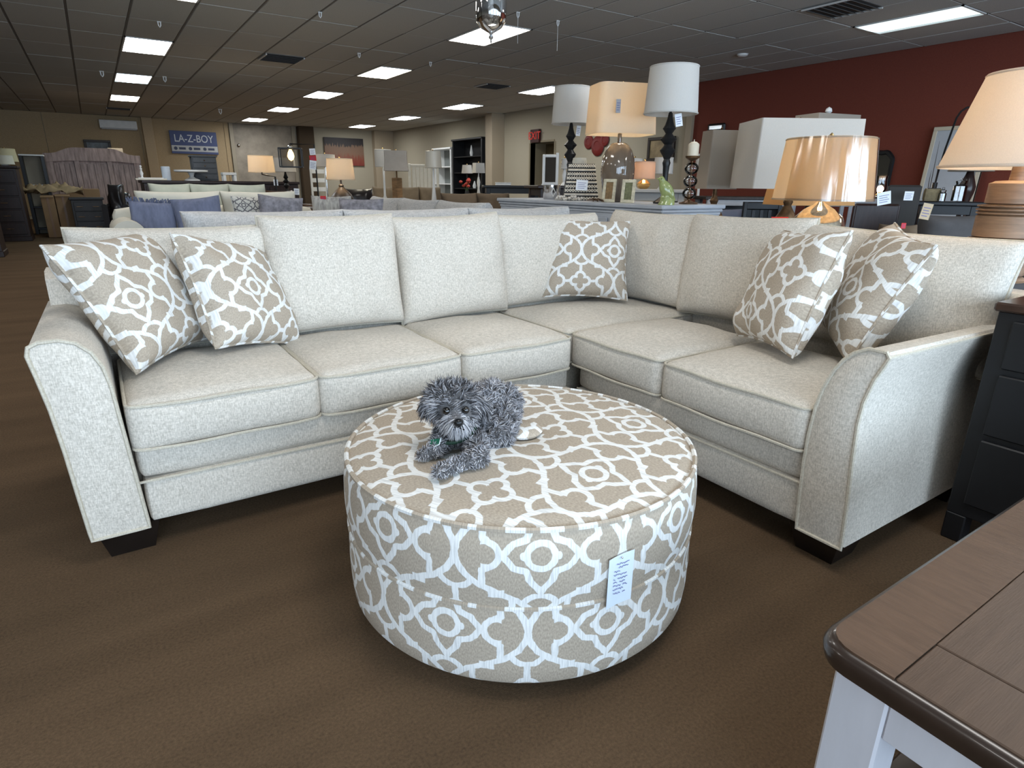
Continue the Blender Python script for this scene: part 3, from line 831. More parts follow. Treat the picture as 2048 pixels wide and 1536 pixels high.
limb([CH, MID, RUMP], [.052, .060, .061])
limb([CH, dp(908, 838, 1.60), HEAD], [.05, .044, .045])
blob(HEAD, .054)
for sx in (-1, 1): blob(HEAD+DOGR*.016*sx+Vector((0, 0, .004)), .050)
limb([HEAD.lerp(MUZ, .45), MUZ, MUZ.lerp(NOSE, .7)], [.040, .027, .016])
blob(MUZ+Vector((0, 0, -.012))-DOGF*.006, .024)
for sx in (-1, 1): blob(MUZ+DOGR*.020*sx-DOGF*.012, .024)
# fore legs, stretched out on the fabric
PL = onz(848, 909, .014); PR = onz(880, 943, .015)
limb([dp(888, 876, 1.605), onz(874, 898, .024), PL], [.030, .021, .014]); blob(PL, .0165, sq=(1, 1, .85))
limb([dp(948, 880, 1.605), onz(957, 916, .024), onz(918, 926, .019), PR], [.034, .024, .019, .016]); blob(PR, .019, sq=(1, 1, .85))
for q in range(3):
    blob(PR+DOGF*.013+DOGR*(.009*(q-1))-Vector((0, 0, .004)), .0075, 7)
    blob(PL+DOGF*.011+DOGR*(.008*(q-1)-.004)-Vector((0, 0, .004)), .0065, 7)
# hind leg folded at the flank, tail tucked round behind
limb([RUMP+DOGR*.035, onz(1002, 868, .03), onz(985, 884, .018)], [.05, .034, .017])
limb([RUMP-DOGF*.06, RUMP-DOGF*.085+DOGR*.02-Vector((0, 0, .02))], [.02, .012])
body = db.build('body_tmp', mat('grey_skin', (.10, .095, .095), .9), None)
md = body.modifiers.new('r', 'REMESH'); md.mode = 'VOXEL'; md.voxel_size = .0055
ms = body.modifiers.new('s', 'SMOOTH'); ms.factor = .5; ms.iterations = 6
dg = bpy.context.evaluated_depsgraph_get()
me = bpy.data.meshes.new_from_object(body.evaluated_get(dg)); me.name = 'body'
bpy.data.objects.remove(body)
body = bpy.data.objects.new('body', me); COL.objects.link(body); body.parent = dog; me.shade_smooth()
# ears: leaf shaped flaps hanging at each side of the head
def ear(root, tip, out, wd):
    root, tip = Vector(root), Vector(tip); ax = tip-root; sd = ax.cross(out).normalized(); vs = []; fs = []; n = 10; m = 6
    for s_ in (0, 1):
        for i in range(n+1):
            t_ = i/n; wl = wd*(math.sin(PI*min(1, t_*.80+.16))**.7)
            for j in range(m+1):
                u = 2*j/m-1
                vs.append(root+ax*t_+sd*wl*u+out*(.014*math.sin(PI*t_)*(1-u*u)+.010*math.sin(PI*t_*.9)-(.005 if s_ else 0)))
    k = (n+1)*(m+1)
    for i in range(n):
        for j in range(m):
            a = i*(m+1)+j; fs.append((a, a+1, a+m+2, a+m+1)); fs.append((k+a, k+a+m+1, k+a+m+2, k+a+1))
    for i in range(n):
        a = i*(m+1); fs.append((a, a+m+1, k+a+m+1, k+a)); a += m; fs.append((a+m+1, a, k+a, k+a+m+1))
    return MB().add(vs, fs).build('ear', mat('dark_grey_ear', (.045, .043, .045), .9), dog)
earL = ear(dp(868, 778, 1.585), dp(853, 832, 1.575), (-DOGR+DOGF*.25).normalized(), .020)
earR = ear(dp(945, 780, 1.60), dp(968, 838, 1.60), (DOGR+DOGF*.25).normalized(), .021)
M_eye = mat('dark_eye', (.004, .003, .002), .13, spec=1.0)
for x, y in ((893, 822), (931, 820)):
    e_ = dp(x, y, 1.5215 if x < 910 else 1.5250); MB().ball(e_, .0100, 12).build('eye', M_eye, dog)
nm = MB(); nm.ball(NOSE, (.0125, .0105, .0100), 10); nm.ball(NOSE+Vector((0, 0, -.006)), (.006, .007, .007), 8)
nm.build('nose', mat('black_nose', (.008, .008, .008), .28), dog)
mo = MB(); c_ = NOSE+Vector((0, 0, -.019))-DOGF*.006
mo.tube([c_-DOGR*.014-Vector((0, 0, .003)), c_-DOGR*.006, c_+Vector((0, 0, .004)), c_+DOGR*.006, c_+DOGR*.014-Vector((0, 0, .003))], .0018, 5)
mo.build('mouth', M_black, dog)
# collar and green tag
cc = dp(910, 858, 1.595); vs = []
ax = (HEAD-CH).normalized(); a1 = ax.orthogonal().normalized(); a2 = ax.cross(a1)
MB().tube([cc+a1*.055*math.cos(2*PI*k/28)+a2*.055*math.sin(2*PI*k/28) for k in range(28)], .005, 6, closed=True).build('collar', mat('dark_green_collar', (.01, .035, .02), .6), dog)
tm = MB(); q0, q1, q2, q3 = dp(861, 879, 1.553), dp(882, 877, 1.548), dp(879, 889, 1.540), dp(858, 899, 1.545)
fl = [q0, q1, q2, q3]; nrm = (q1-q0).cross(q3-q0).normalized()
if nrm.dot(-FWD) < 0: nrm = -nrm
tm.add([p+nrm*.001 for p in fl]+[p-nrm*.001 for p in fl], [(0, 1, 2, 3), (7, 6, 5, 4), (0, 4, 5, 1), (1, 5, 6, 2), (2, 6, 7, 3), (3, 7, 4, 0)])
tm.build('name_tag', mat('green_tag', (.012, .11, .06), .25, coat=.6), dog, smooth=False)
MB().tube([q1+nrm*.002, q2+nrm*.002, q3+nrm*.002], .0016, 5).build('tag_rim', mat('pale_rim', (.7, .75, .72), .3), dog)

# coat: about twenty thousand curved tapering hairs
FUR = [mat('fur_%s' % n_, c, .75, spec=.25) for n_, c in (('charcoal', (.045, .043, .045)), ('slate', (.17, .165, .17)), ('silver', (.42, .41, .43)), ('pale', (.68, .65, .64)))]
rnd = random.Random(11)
V_ = [v.co.copy() for v in me.vertices]; Nn = [v.normal.copy() for v in me.vertices]
fm = MB(); allv = []; allf = []; allm = []
CAMD = (EYE-DO)
def hair(p, d0, length, curl, grav, mi, r0=.0012, seg=4, cf=34):
    pts = [p]; d = d0.normalized(); st = length/seg; ph = rnd.uniform(0, 6.28)
    for i in range(seg):
        nv = noise.noise_vector(pts[-1]*cf+Vector((3.1, 7.7, 1.3)))
        d = (d+nv*curl+Vector((0, 0, -grav))).normalized(); q = pts[-1]+d*st
        if q.z < .003: q.z = .003
        pts.append(q)
    o = len(allv); t = (pts[-1]-pts[0]).normalized(); a = t.orthogonal().normalized(); b_ = t.cross(a)
    for i, q in enumerate(pts[:-1]):
        r = r0*(1-.75*i/seg)
        for k in range(3):
            an = 2.094*k; allv.append(q+a*(r*math.cos(an))+b_*(r*math.sin(an)))
    allv.append(pts[-1])
    for i in range(seg-1):
        for k in range(3):
            allf.append((o+3*i+k, o+3*i+(k+1) % 3, o+3*i+3+(k+1) % 3, o+3*i+3+k)); allm.append(mi)
    e_ = o+3*(seg-1)
    for k in range(3): allf.append((e_+k, e_+(k+1) % 3, o+3*seg)); allm.append(mi)
def pick(*w):
    t = rnd.random()*sum(w); 
    for i, x in enumerate(w):
        t -= x
        if t <= 0: return i
    return len(w)-1
polys = [p for p in me.polygons]
eyes = [dp(893, 822, 1.531), dp(931, 820, 1.531)]
skullc = HEAD
for p in polys:
    c = Vector(p.center); n = Vector(p.normal)
    dens = p.area*62000
    k = int(dens)+(rnd.random() < dens-int(dens))
    for _ in range(k):
        vs_ = [me.vertices[i].co for i in p.vertices]
        u, v = rnd.random(), rnd.random()
        q = (vs_[0].lerp(vs_[1], u)).lerp(vs_[3].lerp(vs_[2], u) if len(vs_) > 3 else vs_[2], v)
        if q.z < .006: continue
        dh = (q-skullc).length; dm = (q-MUZ).length; dn = (q-NOSE).length; de = min((q-e_).length for e_ in eyes)
        if dn < .013: continue
        toF = (q-skullc).dot(DOGF); hz = q.z-skullc.z; sx = (q-skullc).dot(DOGR)
        if dm < .034 and toF > .012:              # moustache and beard
            if de < .0165: continue
            out = (q-NOSE); out.z -= .012
            d = (out.normalized()*.9+n*.45+Vector((0, 0, -.35)))
            hair(q, d, rnd.uniform(.018, .036), .10, .10, pick(0, 1, 4, 6) if q.z < NOSE.z+.012 else pick(.6, 3, 5, 3), .0011)
        elif dh < .078 and hz > -.045 and q.z > CH.z+.03:
            if de < .0165: continue
            if hz > .022:                          # tousled crown
                d = n*.8+Vector((0, 0, .5))+DOGR*(sx*9)*.6+DOGF*rnd.uniform(-.1, .35)
                hair(q, d, rnd.uniform(.010, .028) if toF < .035 else rnd.uniform(.010, .020), .55, .05, pick(4, 4.5, 2.6, .5), .0012, 5, 62)
            elif toF > .022:                       # brow and face, swept outwards
                d = DOGR*(1 if sx > 0 else -1)*(.35+abs(sx)*12)+n*.45+Vector((0, 0, -.25 if hz < 0 else .25))
                br = hz > -.006
                hair(q, d, rnd.uniform(.012, .022), .16, .05, pick(6, 2, .3, 0) if de < .024 else pick(.6, 2.5, 5, 2.5) if br else pick(2, 4, 4, 1.2), .0011)
            else:                                  # cheeks and back of head
                d = n+Vector((0, 0, -.5)); hair(q, d, rnd.uniform(.016, .034), .30, .08, pick(2, 4.5, 3.5, .6), .0013, 4, 50)
        else:                                      # curly body and legs
            low = q.z < .045 and (q-CH).dot(DOGF) > .015
            L_ = rnd.uniform(.007, .014) if low else rnd.uniform(.012, .022)
            nv = noise.noise_vector(q*48)
            chest = (q-CH).length < .075 and (q-CH).dot(DOGF) > 0 and not low
            hair(q, n*.75+nv*1.1+Vector((0, 0, -.15)), L_, .75, .06, pick(4, 5, 2, .1) if chest else (pick(1.2, 4, 5, 1.2) if low else pick(1.3, 4, 5.5, .9)), .0014, 4, 70)
for eo, n_out in ((earL, -1), (earR, 1)):
    me2 = eo.data
    for p in me2.polygons:
        for _ in range(max(1, int(p.area*90000))):
            vs_ = [me2.vertices[i].co for i in p.vertices]; u, v = rnd.random(), rnd.random()
            q = (vs_[0].lerp(vs_[1], u)).lerp(vs_[3].lerp(vs_[2], u), v)
            hair(q, Vector(p.normal)*.45+Vector((0, 0, -.8))+DOGR*.25*n_out, rnd.uniform(.012, .030), .22, .08, pick(6, 4, 1.5, .2) if n_out < 0 else pick(6, 3, 2, .3), .0012, 4, 45)
fme = bpy.data.meshes.new('fur'); fme.from_pydata([tuple(v) for v in allv], [], allf)
for m in FUR: fme.materials.append(m)
fme.polygons.foreach_set('material_index', allm); fme.update(); fme.shade_smooth()
fo = bpy.data.objects.new('fur', fme); COL.objects.link(fo); fo.parent = dog; fo['kind'] = 'stuff'
print('DOG', 'hairs', len(allf)//12, [tuple(round(t, 3) for t in v) for v in (HEAD, CH, MID, RUMP)])

# ------------------------------------------------------------------ coffee table in the near corner
M_top = mat('walnut_top', lin((84, 66, 53)), .42, spec=.35, var=.16, vscale=5, stretch=(1, 14, 14), bump=.08, bscale=30)
M_topd = mat('walnut_edge', lin((50, 38, 31)), .28, var=.3, vscale=6, spec=.5, coat=.3)
M_dist = mat('distressed_white', lin((202, 200, 204)), .55, var=.05, vscale=14, stretch=(1, 1, .15), bump=.3, bscale=22)
TZ = .50; tc0 = atz(1658, 1268, TZ)
TX, TY = .812, .382
tab = thing('coffee_table', 'coffee table with dark walnut plank top and white distressed legs', 'table', (TX, TY, 0))
TW, TD = 1.20, .85      # along +X, along -Y
th = .045
def table_outline(off, n=6, r=.055):
    pts = []
    for cx, cy, a0 in ((r, -r, PI/2), (r, -TD+r, PI), (TW-r, -TD+r, 1.5*PI), (TW-r, -r, 0)):
        for i in range(n+1):
            a = a0+PI/2*i/n; pts.append((cx+(r+off)*math.cos(a), cy+(r+off)*math.sin(a)))
    return pts
mb = MB(); prof = [(-.012, TZ-th), (-.003, TZ-th+.004), (.0, TZ-th+.012), (.002, TZ-.020), (-.002, TZ-.010), (-.010, TZ-.004), (-.017, TZ-.0035)]
vs = []; fs = []; n = None
for off, z in prof:
    o_ = table_outline(off); n = len(o_); vs += [(x, y, z) for x, y in o_]
for i in range(len(prof)-1):
    for k in range(n): fs.append((i*n+k, i*n+(k+1) % n, (i+1)*n+(k+1) % n, (i+1)*n+k))
fs.append([k for k in range(n)][::-1]); fs.append([(len(prof)-1)*n+k for k in range(n)])
mb.add(vs, fs).build('top_edge', M_topd, tab)
# framed top: a breadboard border and planks running along X
BR = .115; e = .012
def plank(x0, x1, y0, y1, m=M_top, r=0):
    mb_ = MB(); mb_.box(x0+.0006, x1-.0006, y0+.0006, y1-.0006, TZ-.008, TZ, b=.0018)
    return mb_.build('plank', m, tab, smooth=False)
import copy
def corner_plank(x0, x1, y0, y1, rounded):
    """border plank whose outer corners follow the rounded table edge"""
    r = .045; pts = []
    for (cx, cy, sx, sy) in ((x0, y0, 1, 1), (x1, y0, -1, 1), (x1, y1, -1, -1), (x0, y1, 1, -1)):
        if (sx, sy) in rounded:
            c = (cx+sx*r, cy+sy*r); a_s = {(1, 1): PI, (-1, 1): 1.5*PI, (-1, -1): 0, (1, -1): PI/2}[(sx, sy)]
            pts += [(c[0]+r*math.cos(a_s+PI/2*i/5), c[1]+r*math.sin(a_s+PI/2*i/5)) for i in range(6)]
        else: pts.append((cx, cy))
    mb_ = MB(); mb_.prism(pts, TZ-.008, TZ, axis='z'); return mb_.build('plank', M_top2, tab, smooth=False)
M_top2 = mat('walnut_border', lin((92, 71, 56)), .42, spec=.35, var=.22, vscale=5, stretch=(14, 2, 14), bump=.25, bscale=26)
corner_plank(e, TW-e, -BR, -e, ((1, -1), (-1, -1)))
corner_plank(e, TW-e, -TD+e, -TD+BR, ((1, 1), (-1, 1)))
plank(e, BR+.02, -TD+BR+.001, -BR-.001, M_top)
plank(TW-BR-.02, TW-e, -TD+BR+.001, -BR-.001, M_top)
yw = (TD-2*BR)/5
for i in range(5): plank(BR+.021, TW-BR-.021, -BR-yw*(i+1), -BR-yw*i, M_top)
LG = .08
lgm = None
for x, y in ((.03, -.03), (.03, -TD+.03+LG), (TW-.03-LG, -.03), (TW-.03-LG, -TD+.03+LG)):
    MB().box(x, x+LG, y-LG, y, 0, TZ-th, b=.004).build('leg', M_dist, tab, smooth=False)
AP = .085
MB().box(.034, .06, -TD+.03+LG, -.03-LG, TZ-th-AP, TZ-th, b=.003).build('apron', M_dist, tab, smooth=False)
MB().box(TW-.06, TW-.034, -TD+.03+LG, -.03-LG, TZ-th-AP, TZ-th, b=.003).build('apron', M_dist, tab, smooth=False)
MB().box(.03+LG, TW-.03-LG, -.06, -.034, TZ-th-AP, TZ-th, b=.003).build('apron', M_dist, tab, smooth=False)
MB().box(.03+LG, TW-.03-LG, -TD+.034, -TD+.06, TZ-th-AP, TZ-th, b=.003).build('apron', M_dist, tab, smooth=False)
MB().box(.06, TW-.06, -TD+.06, -.06, .10, .13, b=.004).build('lower_shelf', M_topd, tab, smooth=False)

# ------------------------------------------------------------------ black nightstand beside the right arm
ns = thing('black_nightstand', 'black nightstand with brownish top beside the right sofa arm', 'nightstand', (2.275, .715, 0))
NW, NDp, NH = .60, .50, .822     # along -Y (front faces -X), along +X
MB().box(-.012, NDp, -NW, .012, NH-.028, NH, b=.006).build('top', mat('brown_top_gloss', lin((60, 42, 32)), .25, var=.3, spec=.6), ns, smooth=False)
MB().box(0, NDp-.01, -NW+.01, 0, .10, NH-.028, b=.003).build('body', M_black, ns, smooth=False)
pf = MB().box(.06, NDp-.06, -.002, .006, .18, .70, b=.002).build('side_panel', M_black, ns, smooth=False)
for z0, z1 in ((.62, .77), (.40, .60), (.15, .38)):
    d_ = MB().box(-.014, .01, -NW+.05, -.045, z0, z1, b=.004).build('drawer', M_black, ns, smooth=False)
    MB().tube([(-.014, -NW/2-.06, (z0+z1)/2), (-.035, -NW/2-.05, (z0+z1)/2), (-.035, -NW/2+.05, (z0+z1)/2), (-.014, -NW/2+.06, (z0+z1)/2)], .005, 6).build('handle', M_bronze, d_)
for x, y in ((.0, 0), (.0, -NW+.07), (NDp-.08, 0), (NDp-.08, -NW+.07)):
    MB().box(x, x+.07, y-.06, y, 0, .10, b=.004).build('foot', M_black, ns, smooth=False)
# ------------------------------------------------------------------ generic shop pieces
def zat(X, Y, px, py):
    d = ray(px, py); return CAM_H+d.z*math.hypot(X, Y)/math.hypot(d.x, d.y)
def xy(px, D, py=370):
    p = atd(px, py, D); return p.x, p.y
def wpx(n, D): return n*D/F_PX
def rect_shade(mb, x0, y0, x1, y1, z0, z1, t=.006, r=.0, bow=0):
    """open-ended rectangular shade; (x0,y0) half size at the bottom, (x1,y1) at the top"""
    n = 6
    for s0, (a, b_) in enumerate(((1, 0), (0, 1), (-1, 0), (0, -1))):
        pass
    ring = lambda hx, hy: rrect(hx, hy, max(.012, r), 5)
    vs = []; fs = []; k = None
    for i in range(n+1):
        t_ = i/n; w_ = 1-bow*math.sin(PI*t_)
        o_ = ring((x0+(x1-x0)*t_)*w_, (y0+(y1-y0)*t_)*w_); k = len(o_); vs += [(x, y, z0+(z1-z0)*t_) for x, y in o_]
    for i in range(n, -1, -1):
        t_ = i/n; w_ = 1-bow*math.sin(PI*t_)
        o_ = ring((x0+(x1-x0)*t_)*w_-t, (y0+(y1-y0)*t_)*w_-t); vs += [(x, y, z0+(z1-z0)*t_) for x, y in o_]
    m = 2*n+2
    for i in range(m):
        for q in range(k): fs.append((i*k+q, i*k+(q+1) % k, ((i+1) % m)*k+(q+1) % k, ((i+1) % m)*k+q))
    mb.add(vs, fs)
def drum(mb, r0, r1, z0, z1, t=.005, n=40):
    mb.lathe([(r0, z0), (r1, z1), (r1-t, z1), (r0-t, z0), (r0, z0)], n); mb.f = mb.f[:-2] if False else mb.f
    return mb
def open_lathe(mb, prof, n=40):
    """closed ring of revolution (no caps)"""
    vs = []; fs = []; m = len(prof)
    for r, z in prof:
        for k in range(n): a = 2*PI*k/n; vs.append((r*math.cos(a), r*math.sin(a), z))
    for i in range(m):
        for k in range(n): fs.append((i*n+k, i*n+(k+1) % n, ((i+1) % m)*n+(k+1) % n, ((i+1) % m)*n+k))
    return mb.add(vs, fs)
def bulb_light(parent, z, power, r=.035, col=(1, .80, .57)):
    l = bpy.data.lights.new('bulb_glow', 'POINT'); l.energy = power; l.color = col; l.shadow_soft_size = r
    o = bpy.data.objects.new('bulb_glow', l); COL.objects.link(o); o.parent = parent; o.location = (0, 0, z)
def lamp(label, px, D, yt, yb, wt, wb, zbase, base, bmat, smat, lit=0, rect=None, group='table lamps in the showroom', name='table_lamp', finial=True, fin_r=.012, stem_m=None, X=None, Y=None, bow=0, rz=0, rr=0, bn=28, fmat=None):
    """shade given by its pixels (px centre, yt..yb, widths wt/wb) at depth D; base profile [(radius m, 0..1)]"""
    if X is None: X, Y = xy(px, D, (yt+yb)/2)
    z1, z0 = zat(X, Y, px, yt), zat(X, Y, px, yb)
    t = thing(name, label, 'lamp', (X, Y, zbase), rz, group)
    z0 -= zbase; z1 -= zbase
    r0, r1 = wpx(wb, D)/2, wpx(wt, D)/2
    sm = MB()
    if rect: rect_shade(sm, r0*rect[0], r0*rect[1], r1*rect[0], r1*rect[1], z0, z1, r=rr, bow=bow)
    else: open_lathe(sm, [(r0, z0), ((r0+r1)/2, (z0+z1)/2), (r1, z1), (r1-.005, z1), ((r0+r1)/2-.005, (z0+z1)/2), (r0-.005, z0)])
    so = sm.build('lamp_shade', smat, t)
    rim = MB()
    if not rect:
        for r_, z in ((r0, z0+.006), (r1, z1-.006)): MB().tube([(r_*math.cos(2*PI*k/40), r_*math.sin(2*PI*k/40), z) for k in range(40)], .0045, 5, closed=True).build('shade_trim', smat, so)
    hb = z0+.01
    if base: MB().lathe([(r, q*hb) for r, q in base], bn).build('lamp_base', bmat, t)
    sp = MB(); top = (base[-1][1] if base else 1)*hb
    sp.lathe([(.010, top-.01), (.010, z0+.30*(z1-z0)), (.018, z0+.32*(z1-z0)), (.018, z0+.42*(z1-z0)), (0, z0+.42*(z1-z0))], 12)
    sp.build('socket_stem', stem_m or M_brass, t)
    hp = MB(); n = 10
    for q in (-1, 1):
        hp.tube([(q*(.015+.05*math.sin(PI*i/n)), 0, z0+.3*(z1-z0)+(z1-z0)*.68*i/n) for i in range(n+1)], .0025, 5)
    hp.tube([(-r1*.98*(rect[0] if rect else 1), 0, z1-.012), (r1*.98*(rect[0] if rect else 1), 0, z1-.012)], .0025, 5)
    hp.build('harp', M_brass, t)
    MB().ball((0, 0, z0+.55*(z1-z0)), .028, 8).build('bulb', M_bulb if lit else M_white, t)
    if finial: MB().lathe([(.004, z1-.012), (.004, z1+.004), (fin_r, z1+.004+fin_r*.9), (fin_r*.8, z1+fin_r*1.8), (0, z1+.004+fin_r*2.2)], 12).build('finial', fmat or M_brass, t)
    if lit: bulb_light(t, z0+.55*(z1-z0), lit)
    return t
def end_table(X, Y, h, label, w=.5, d=.45, m=None, rz=0, group='end tables under the lamps'):
    t = thing('end_table', label, 'table', (X, Y, 0), rz, group); m = m or M_dark
    MB().box(-w/2, w/2, -d/2, d/2, h-.03, h, b=.005).build('top', m, t, smooth=False)
    lm = None
    for sx in (-1, 1):
        for sy in (-1, 1):
            if lm is None: o = MB().box(-.022, .022, -.022, .022, 0, h-.03, b=.003).build('leg', m, t, smooth=False); lm = o.data
            else: o = bpy.data.objects.new('leg', lm); COL.objects.link(o); o.parent = t
            o.location = (sx*(w/2-.035), sy*(d/2-.035), 0)
    MB().box(-w/2+.02, w/2-.02, -d/2+.02, d/2-.02, h-.11, h-.03, b=.003).build('apron', m, t, smooth=False)
    MB().box(-w/2+.03, w/2-.03, -d/2+.03, d/2-.03, .15, .17, b=.003).build('lower_shelf', m, t, smooth=False)
    return t
def bsofa(label, name, loc, rz, W, dep, top, m, n=3, armh=.66, armw=.2, round_arm=True, group='sofas behind the sectional', cush=None, footm=None):
    """sofa in local axes: width along x centred, front at y=0 facing -y"""
    t = thing(name, label, 'sofa', loc, rz, group)
    MB().cushion(W-2*armw+.02, dep-.06, .24, r=.03, crown=0, n=6, M=T(0, dep/2, .22)).build('base', m, t)
    MB().cushion(W-.06, .22, top-.26, r=.08, crown=.01, n=8, M=T(0, dep-.13, .10+(top-.26)/2) ).build('back_frame', m, t)
    cw = (W-2*armw)/n
    for i in range(n):
        x = -W/2+armw+cw*(i+.5)
        MB().cushion(cw-.01, dep-.22, .15, r=.04, crown=.03, n=10, M=T(x, (dep-.22)/2-.01, .40)).build('seat_cushion', m, t)
        hgt = top-.47
        MB().pillow(cw+.01, hgt, .27, pinch=.06, n=18, e=.36, wr=.03, seed=i*1.7+W, M=T(x, dep-.33, .47+hgt/2) @ RX(-.16)).build('back_cushion', m, t, merge=True)
    for sx in (-1, 1):
        am = MB()
        if round_arm:
            pr = [(-armw/2, .08), (armw/2, .08), (armw/2, armh-armw*.55)]+[(armw*.56*math.cos(a), armh-armw*.5+armw*.52*math.sin(a)) for a in [PI*k/10 for k in range(11)]]+[(-armw/2, armh-armw*.55)]
        else: pr = [(-armw/2, .08), (armw/2, .08), (armw/2, armh-.03), (armw/2-.03, armh), (-armw/2+.03, armh), (-armw/2, armh-.03)]
        am.prism([(x+sx*(W/2-armw/2), z) for x, z in pr], 0, dep, axis='y'); am.build('arm', m, t)
    for sx in (-1, 1):
        for y in (.08, dep-.08): MB().box(sx*(W/2-.08)-.03, sx*(W/2-.08)+.03, y-.03, y+.03, 0, .10, b=.004).build('foot', footm or M_leg, t, smooth=False)
    return t
def loose_pillow(label, p, s, yaw, lean, m, group, seed=0, roll=0, sz2=None, fringe=False):
    M = RZ(yaw) @ RX(-lean) @ RY(roll)
    o = MB().pillow(s, sz2 or s, .15, pinch=.07, n=16, M=M, e=.42, wr=.01, seed=seed).build('throw_pillow', m, None)
    o.location = p; tag(o, label, 'pillow', group)
    if fringe:
        fm = MB(); R_ = random.Random(seed)
        for k in range(60):
            u = -1+2*k/59; a = M @ Vector((u*s/2, 0, s/2*.93)); b_ = M @ Vector((u*s/2+R_.uniform(-.02, .02), R_.uniform(-.03, .01), s/2*.93+R_.uniform(.015, .045))); fm.tube([a, b_], .006, 4)
        tag(fm.build('fringe', m, o), kind='stuff')
    else:
        h2 = (sz2 or s)/2; n = 48; pts = []
        for q in range(4):
            for i in range(n//4):
                a = -1+2*i/(n//4); u, v = ((a, 1), (1, -a), (-a, -1), (-1, a))[q]
                pts.append(M @ Vector((u*s/2*(1-.07*(1-v*v)), 0, v*h2*(1-.07*(1-u*u)))))
        MB().tube(pts, .006, 5, closed=True).build('piping', m, o)
    return o
def card(label, p, w, h, yaw, m=M_paper, name='price_tag', lines=True, tilt=0, lean=0, group=None):
    """paper tag with printed lines, facing -y locally"""
    t = thing(name, label, 'tag', p, yaw, group); M = RY(tilt) @ RX(lean)
    MB().box(-w/2, w/2, -.0015, .0015, -h, 0, M=M).build('card', m, t, smooth=False)
    if lines:
        lm = MB()
        for i in range(4): lm.box(-w*.36, w*(.36-.12*(i % 2)), -.0025, -.0015, -h*(.28+.17*i)-h*.02, -h*(.28+.17*i)+h*.02, M=M)
        tag(lm.build('print', M_ink, t, smooth=False), kind='stuff')
    return t
YAWC = -YAW      # facing the viewer

# ------------------------------------------------------------------ long painted console behind the corner, with its display
CT = 1.02
con = thing('display_console', 'long blue-grey painted console carrying lamps behind the sofa corner', 'console', (3.32, 3.12, 0))
M_bg = mat('blue_grey_paint', lin((172, 176, 182)), .5, var=.12, vscale=7, stretch=(1, 1, 5))
CW_, CL = .62, 2.12
MB().box(-.03, CW_+.03, -.03, CL+.03, CT-.03, CT, b=.006).build('top', M_bg, con, smooth=False)
MB().box(-.018, CW_+.018, -.018, CL+.018, CT-.055, CT-.03, b=.008).build('moulding', M_bg, con, smooth=False)
MB().box(-.006, CW_+.006, -.006, CL+.006, CT-.075, CT-.055, b=.004).build('moulding', M_bg, con, smooth=False)
MB().box(0, CW_, 0, CL, .08, CT-.075, b=.003).build('carcass', M_bg, con, smooth=False)
for i in range(4):
    y0 = .03+i*(CL-.06)/4; d_ = MB().box(-.016, 0, y0+.01, y0+(CL-.06)/4-.01, .14, CT-.11, b=.005).build('door', M_bg, con, smooth=False)
    MB().ball((-.03, y0+.05, .62), .014, 8).build('knob', M_bronze, d_)
MB().box(.04, CW_-.04, -.012, 0, .14, CT-.11, b=.004).build('end_panel', M_bg, con, smooth=False)
MB().box(.02, CW_-.02, .02, CL-.02, 0, .08).build('plinth', M_bg, con, smooth=False)
def onc(px, X, py=395):
    p = atx(px, py, X); return X, p.y
def depth(X, Y): return Vector((X, Y, CT)).__sub__(EYE).dot(FWD)
TURN = [(.075, 0), (.078, .02), (.05, .05), (.022, .08), (.020, .30), (.024, .42), (.030, .46), (.022, .50), (.034, .54), (.052, .58), (.056, .60), (.036, .635), (.028, .66), (.044, .69), (.062, .72), (.036, .755), (.024, .78), (.036, .81), (.048, .835), (.034, .87), (.020, .94), (.014, 1.0)]
X, Y = onc(1327, 3.62); D = depth(X, Y)
lamp('right one of two black turned lamps with white drum shade, behind the green bird', 1340, D, 133, 229, 90, 101, CT, TURN, M_black, M_shade_c, X=X, Y=Y, group='black turned table lamps', stem_m=M_black, fmat=M_black)
card('white paper tag hanging from the right black lamp', Vector((X, Y, CT))+Vector((-.02, -.09, zat(X, Y, 1340, 230)-CT)), .05, .085, YAWC, tilt=-.2)
X, Y = onc(1137, 3.86); D = depth(X, Y)
lamp('left one of two black turned lamps with white drum shade, near the exit sign', 1138, D, 174, 249, 68, 76, CT, TURN, M_black, M_shade_c, X=X, Y=Y, group='black turned table lamps', stem_m=M_black, fmat=M_black)
card('small clear paper tag hanging from the left black lamp', Vector((X, Y, CT))+Vector((.03, -.08, zat(X, Y, 1140, 252)-CT)), .04, .09, YAWC, tilt=.1)
# glazed grey-brown lamp, lit
M_glaze = mat('grey_brown_glaze', lin((112, 98, 84)), .10, spec=.6, var=.25, vscale=3, coat=.6)
X, Y = onc(1232, 3.62); D = depth(X, Y)
GL = [(.085, 0), (.092, .015), (.088, .03), (.10, .08), (.122, .22), (.136, .38), (.138, .50), (.128, .64), (.105, .76), (.075, .835), (.060, .86), (.052, .865), (.018, .87), (.016, 1.0)]
lamp('lit lamp with cream rounded-square shade and glossy grey-brown jar base', 1237, D, 171, 270, 112, 121, CT, GL, M_glaze, M_shade_y, lit=13, X=X, Y=Y, rect=(1.0, .72), rr=.07, rz=-.35, group='lit table lamps on the console', bn=40)
card('grey tag on a string over the lit cream lamp shade', Vector((X, Y, 0))+Vector((-.19, -.17, zat(X, Y, 1192, 207))), .035, .095, YAWC, m=mat('grey_card', (.35, .35, .37), .6))
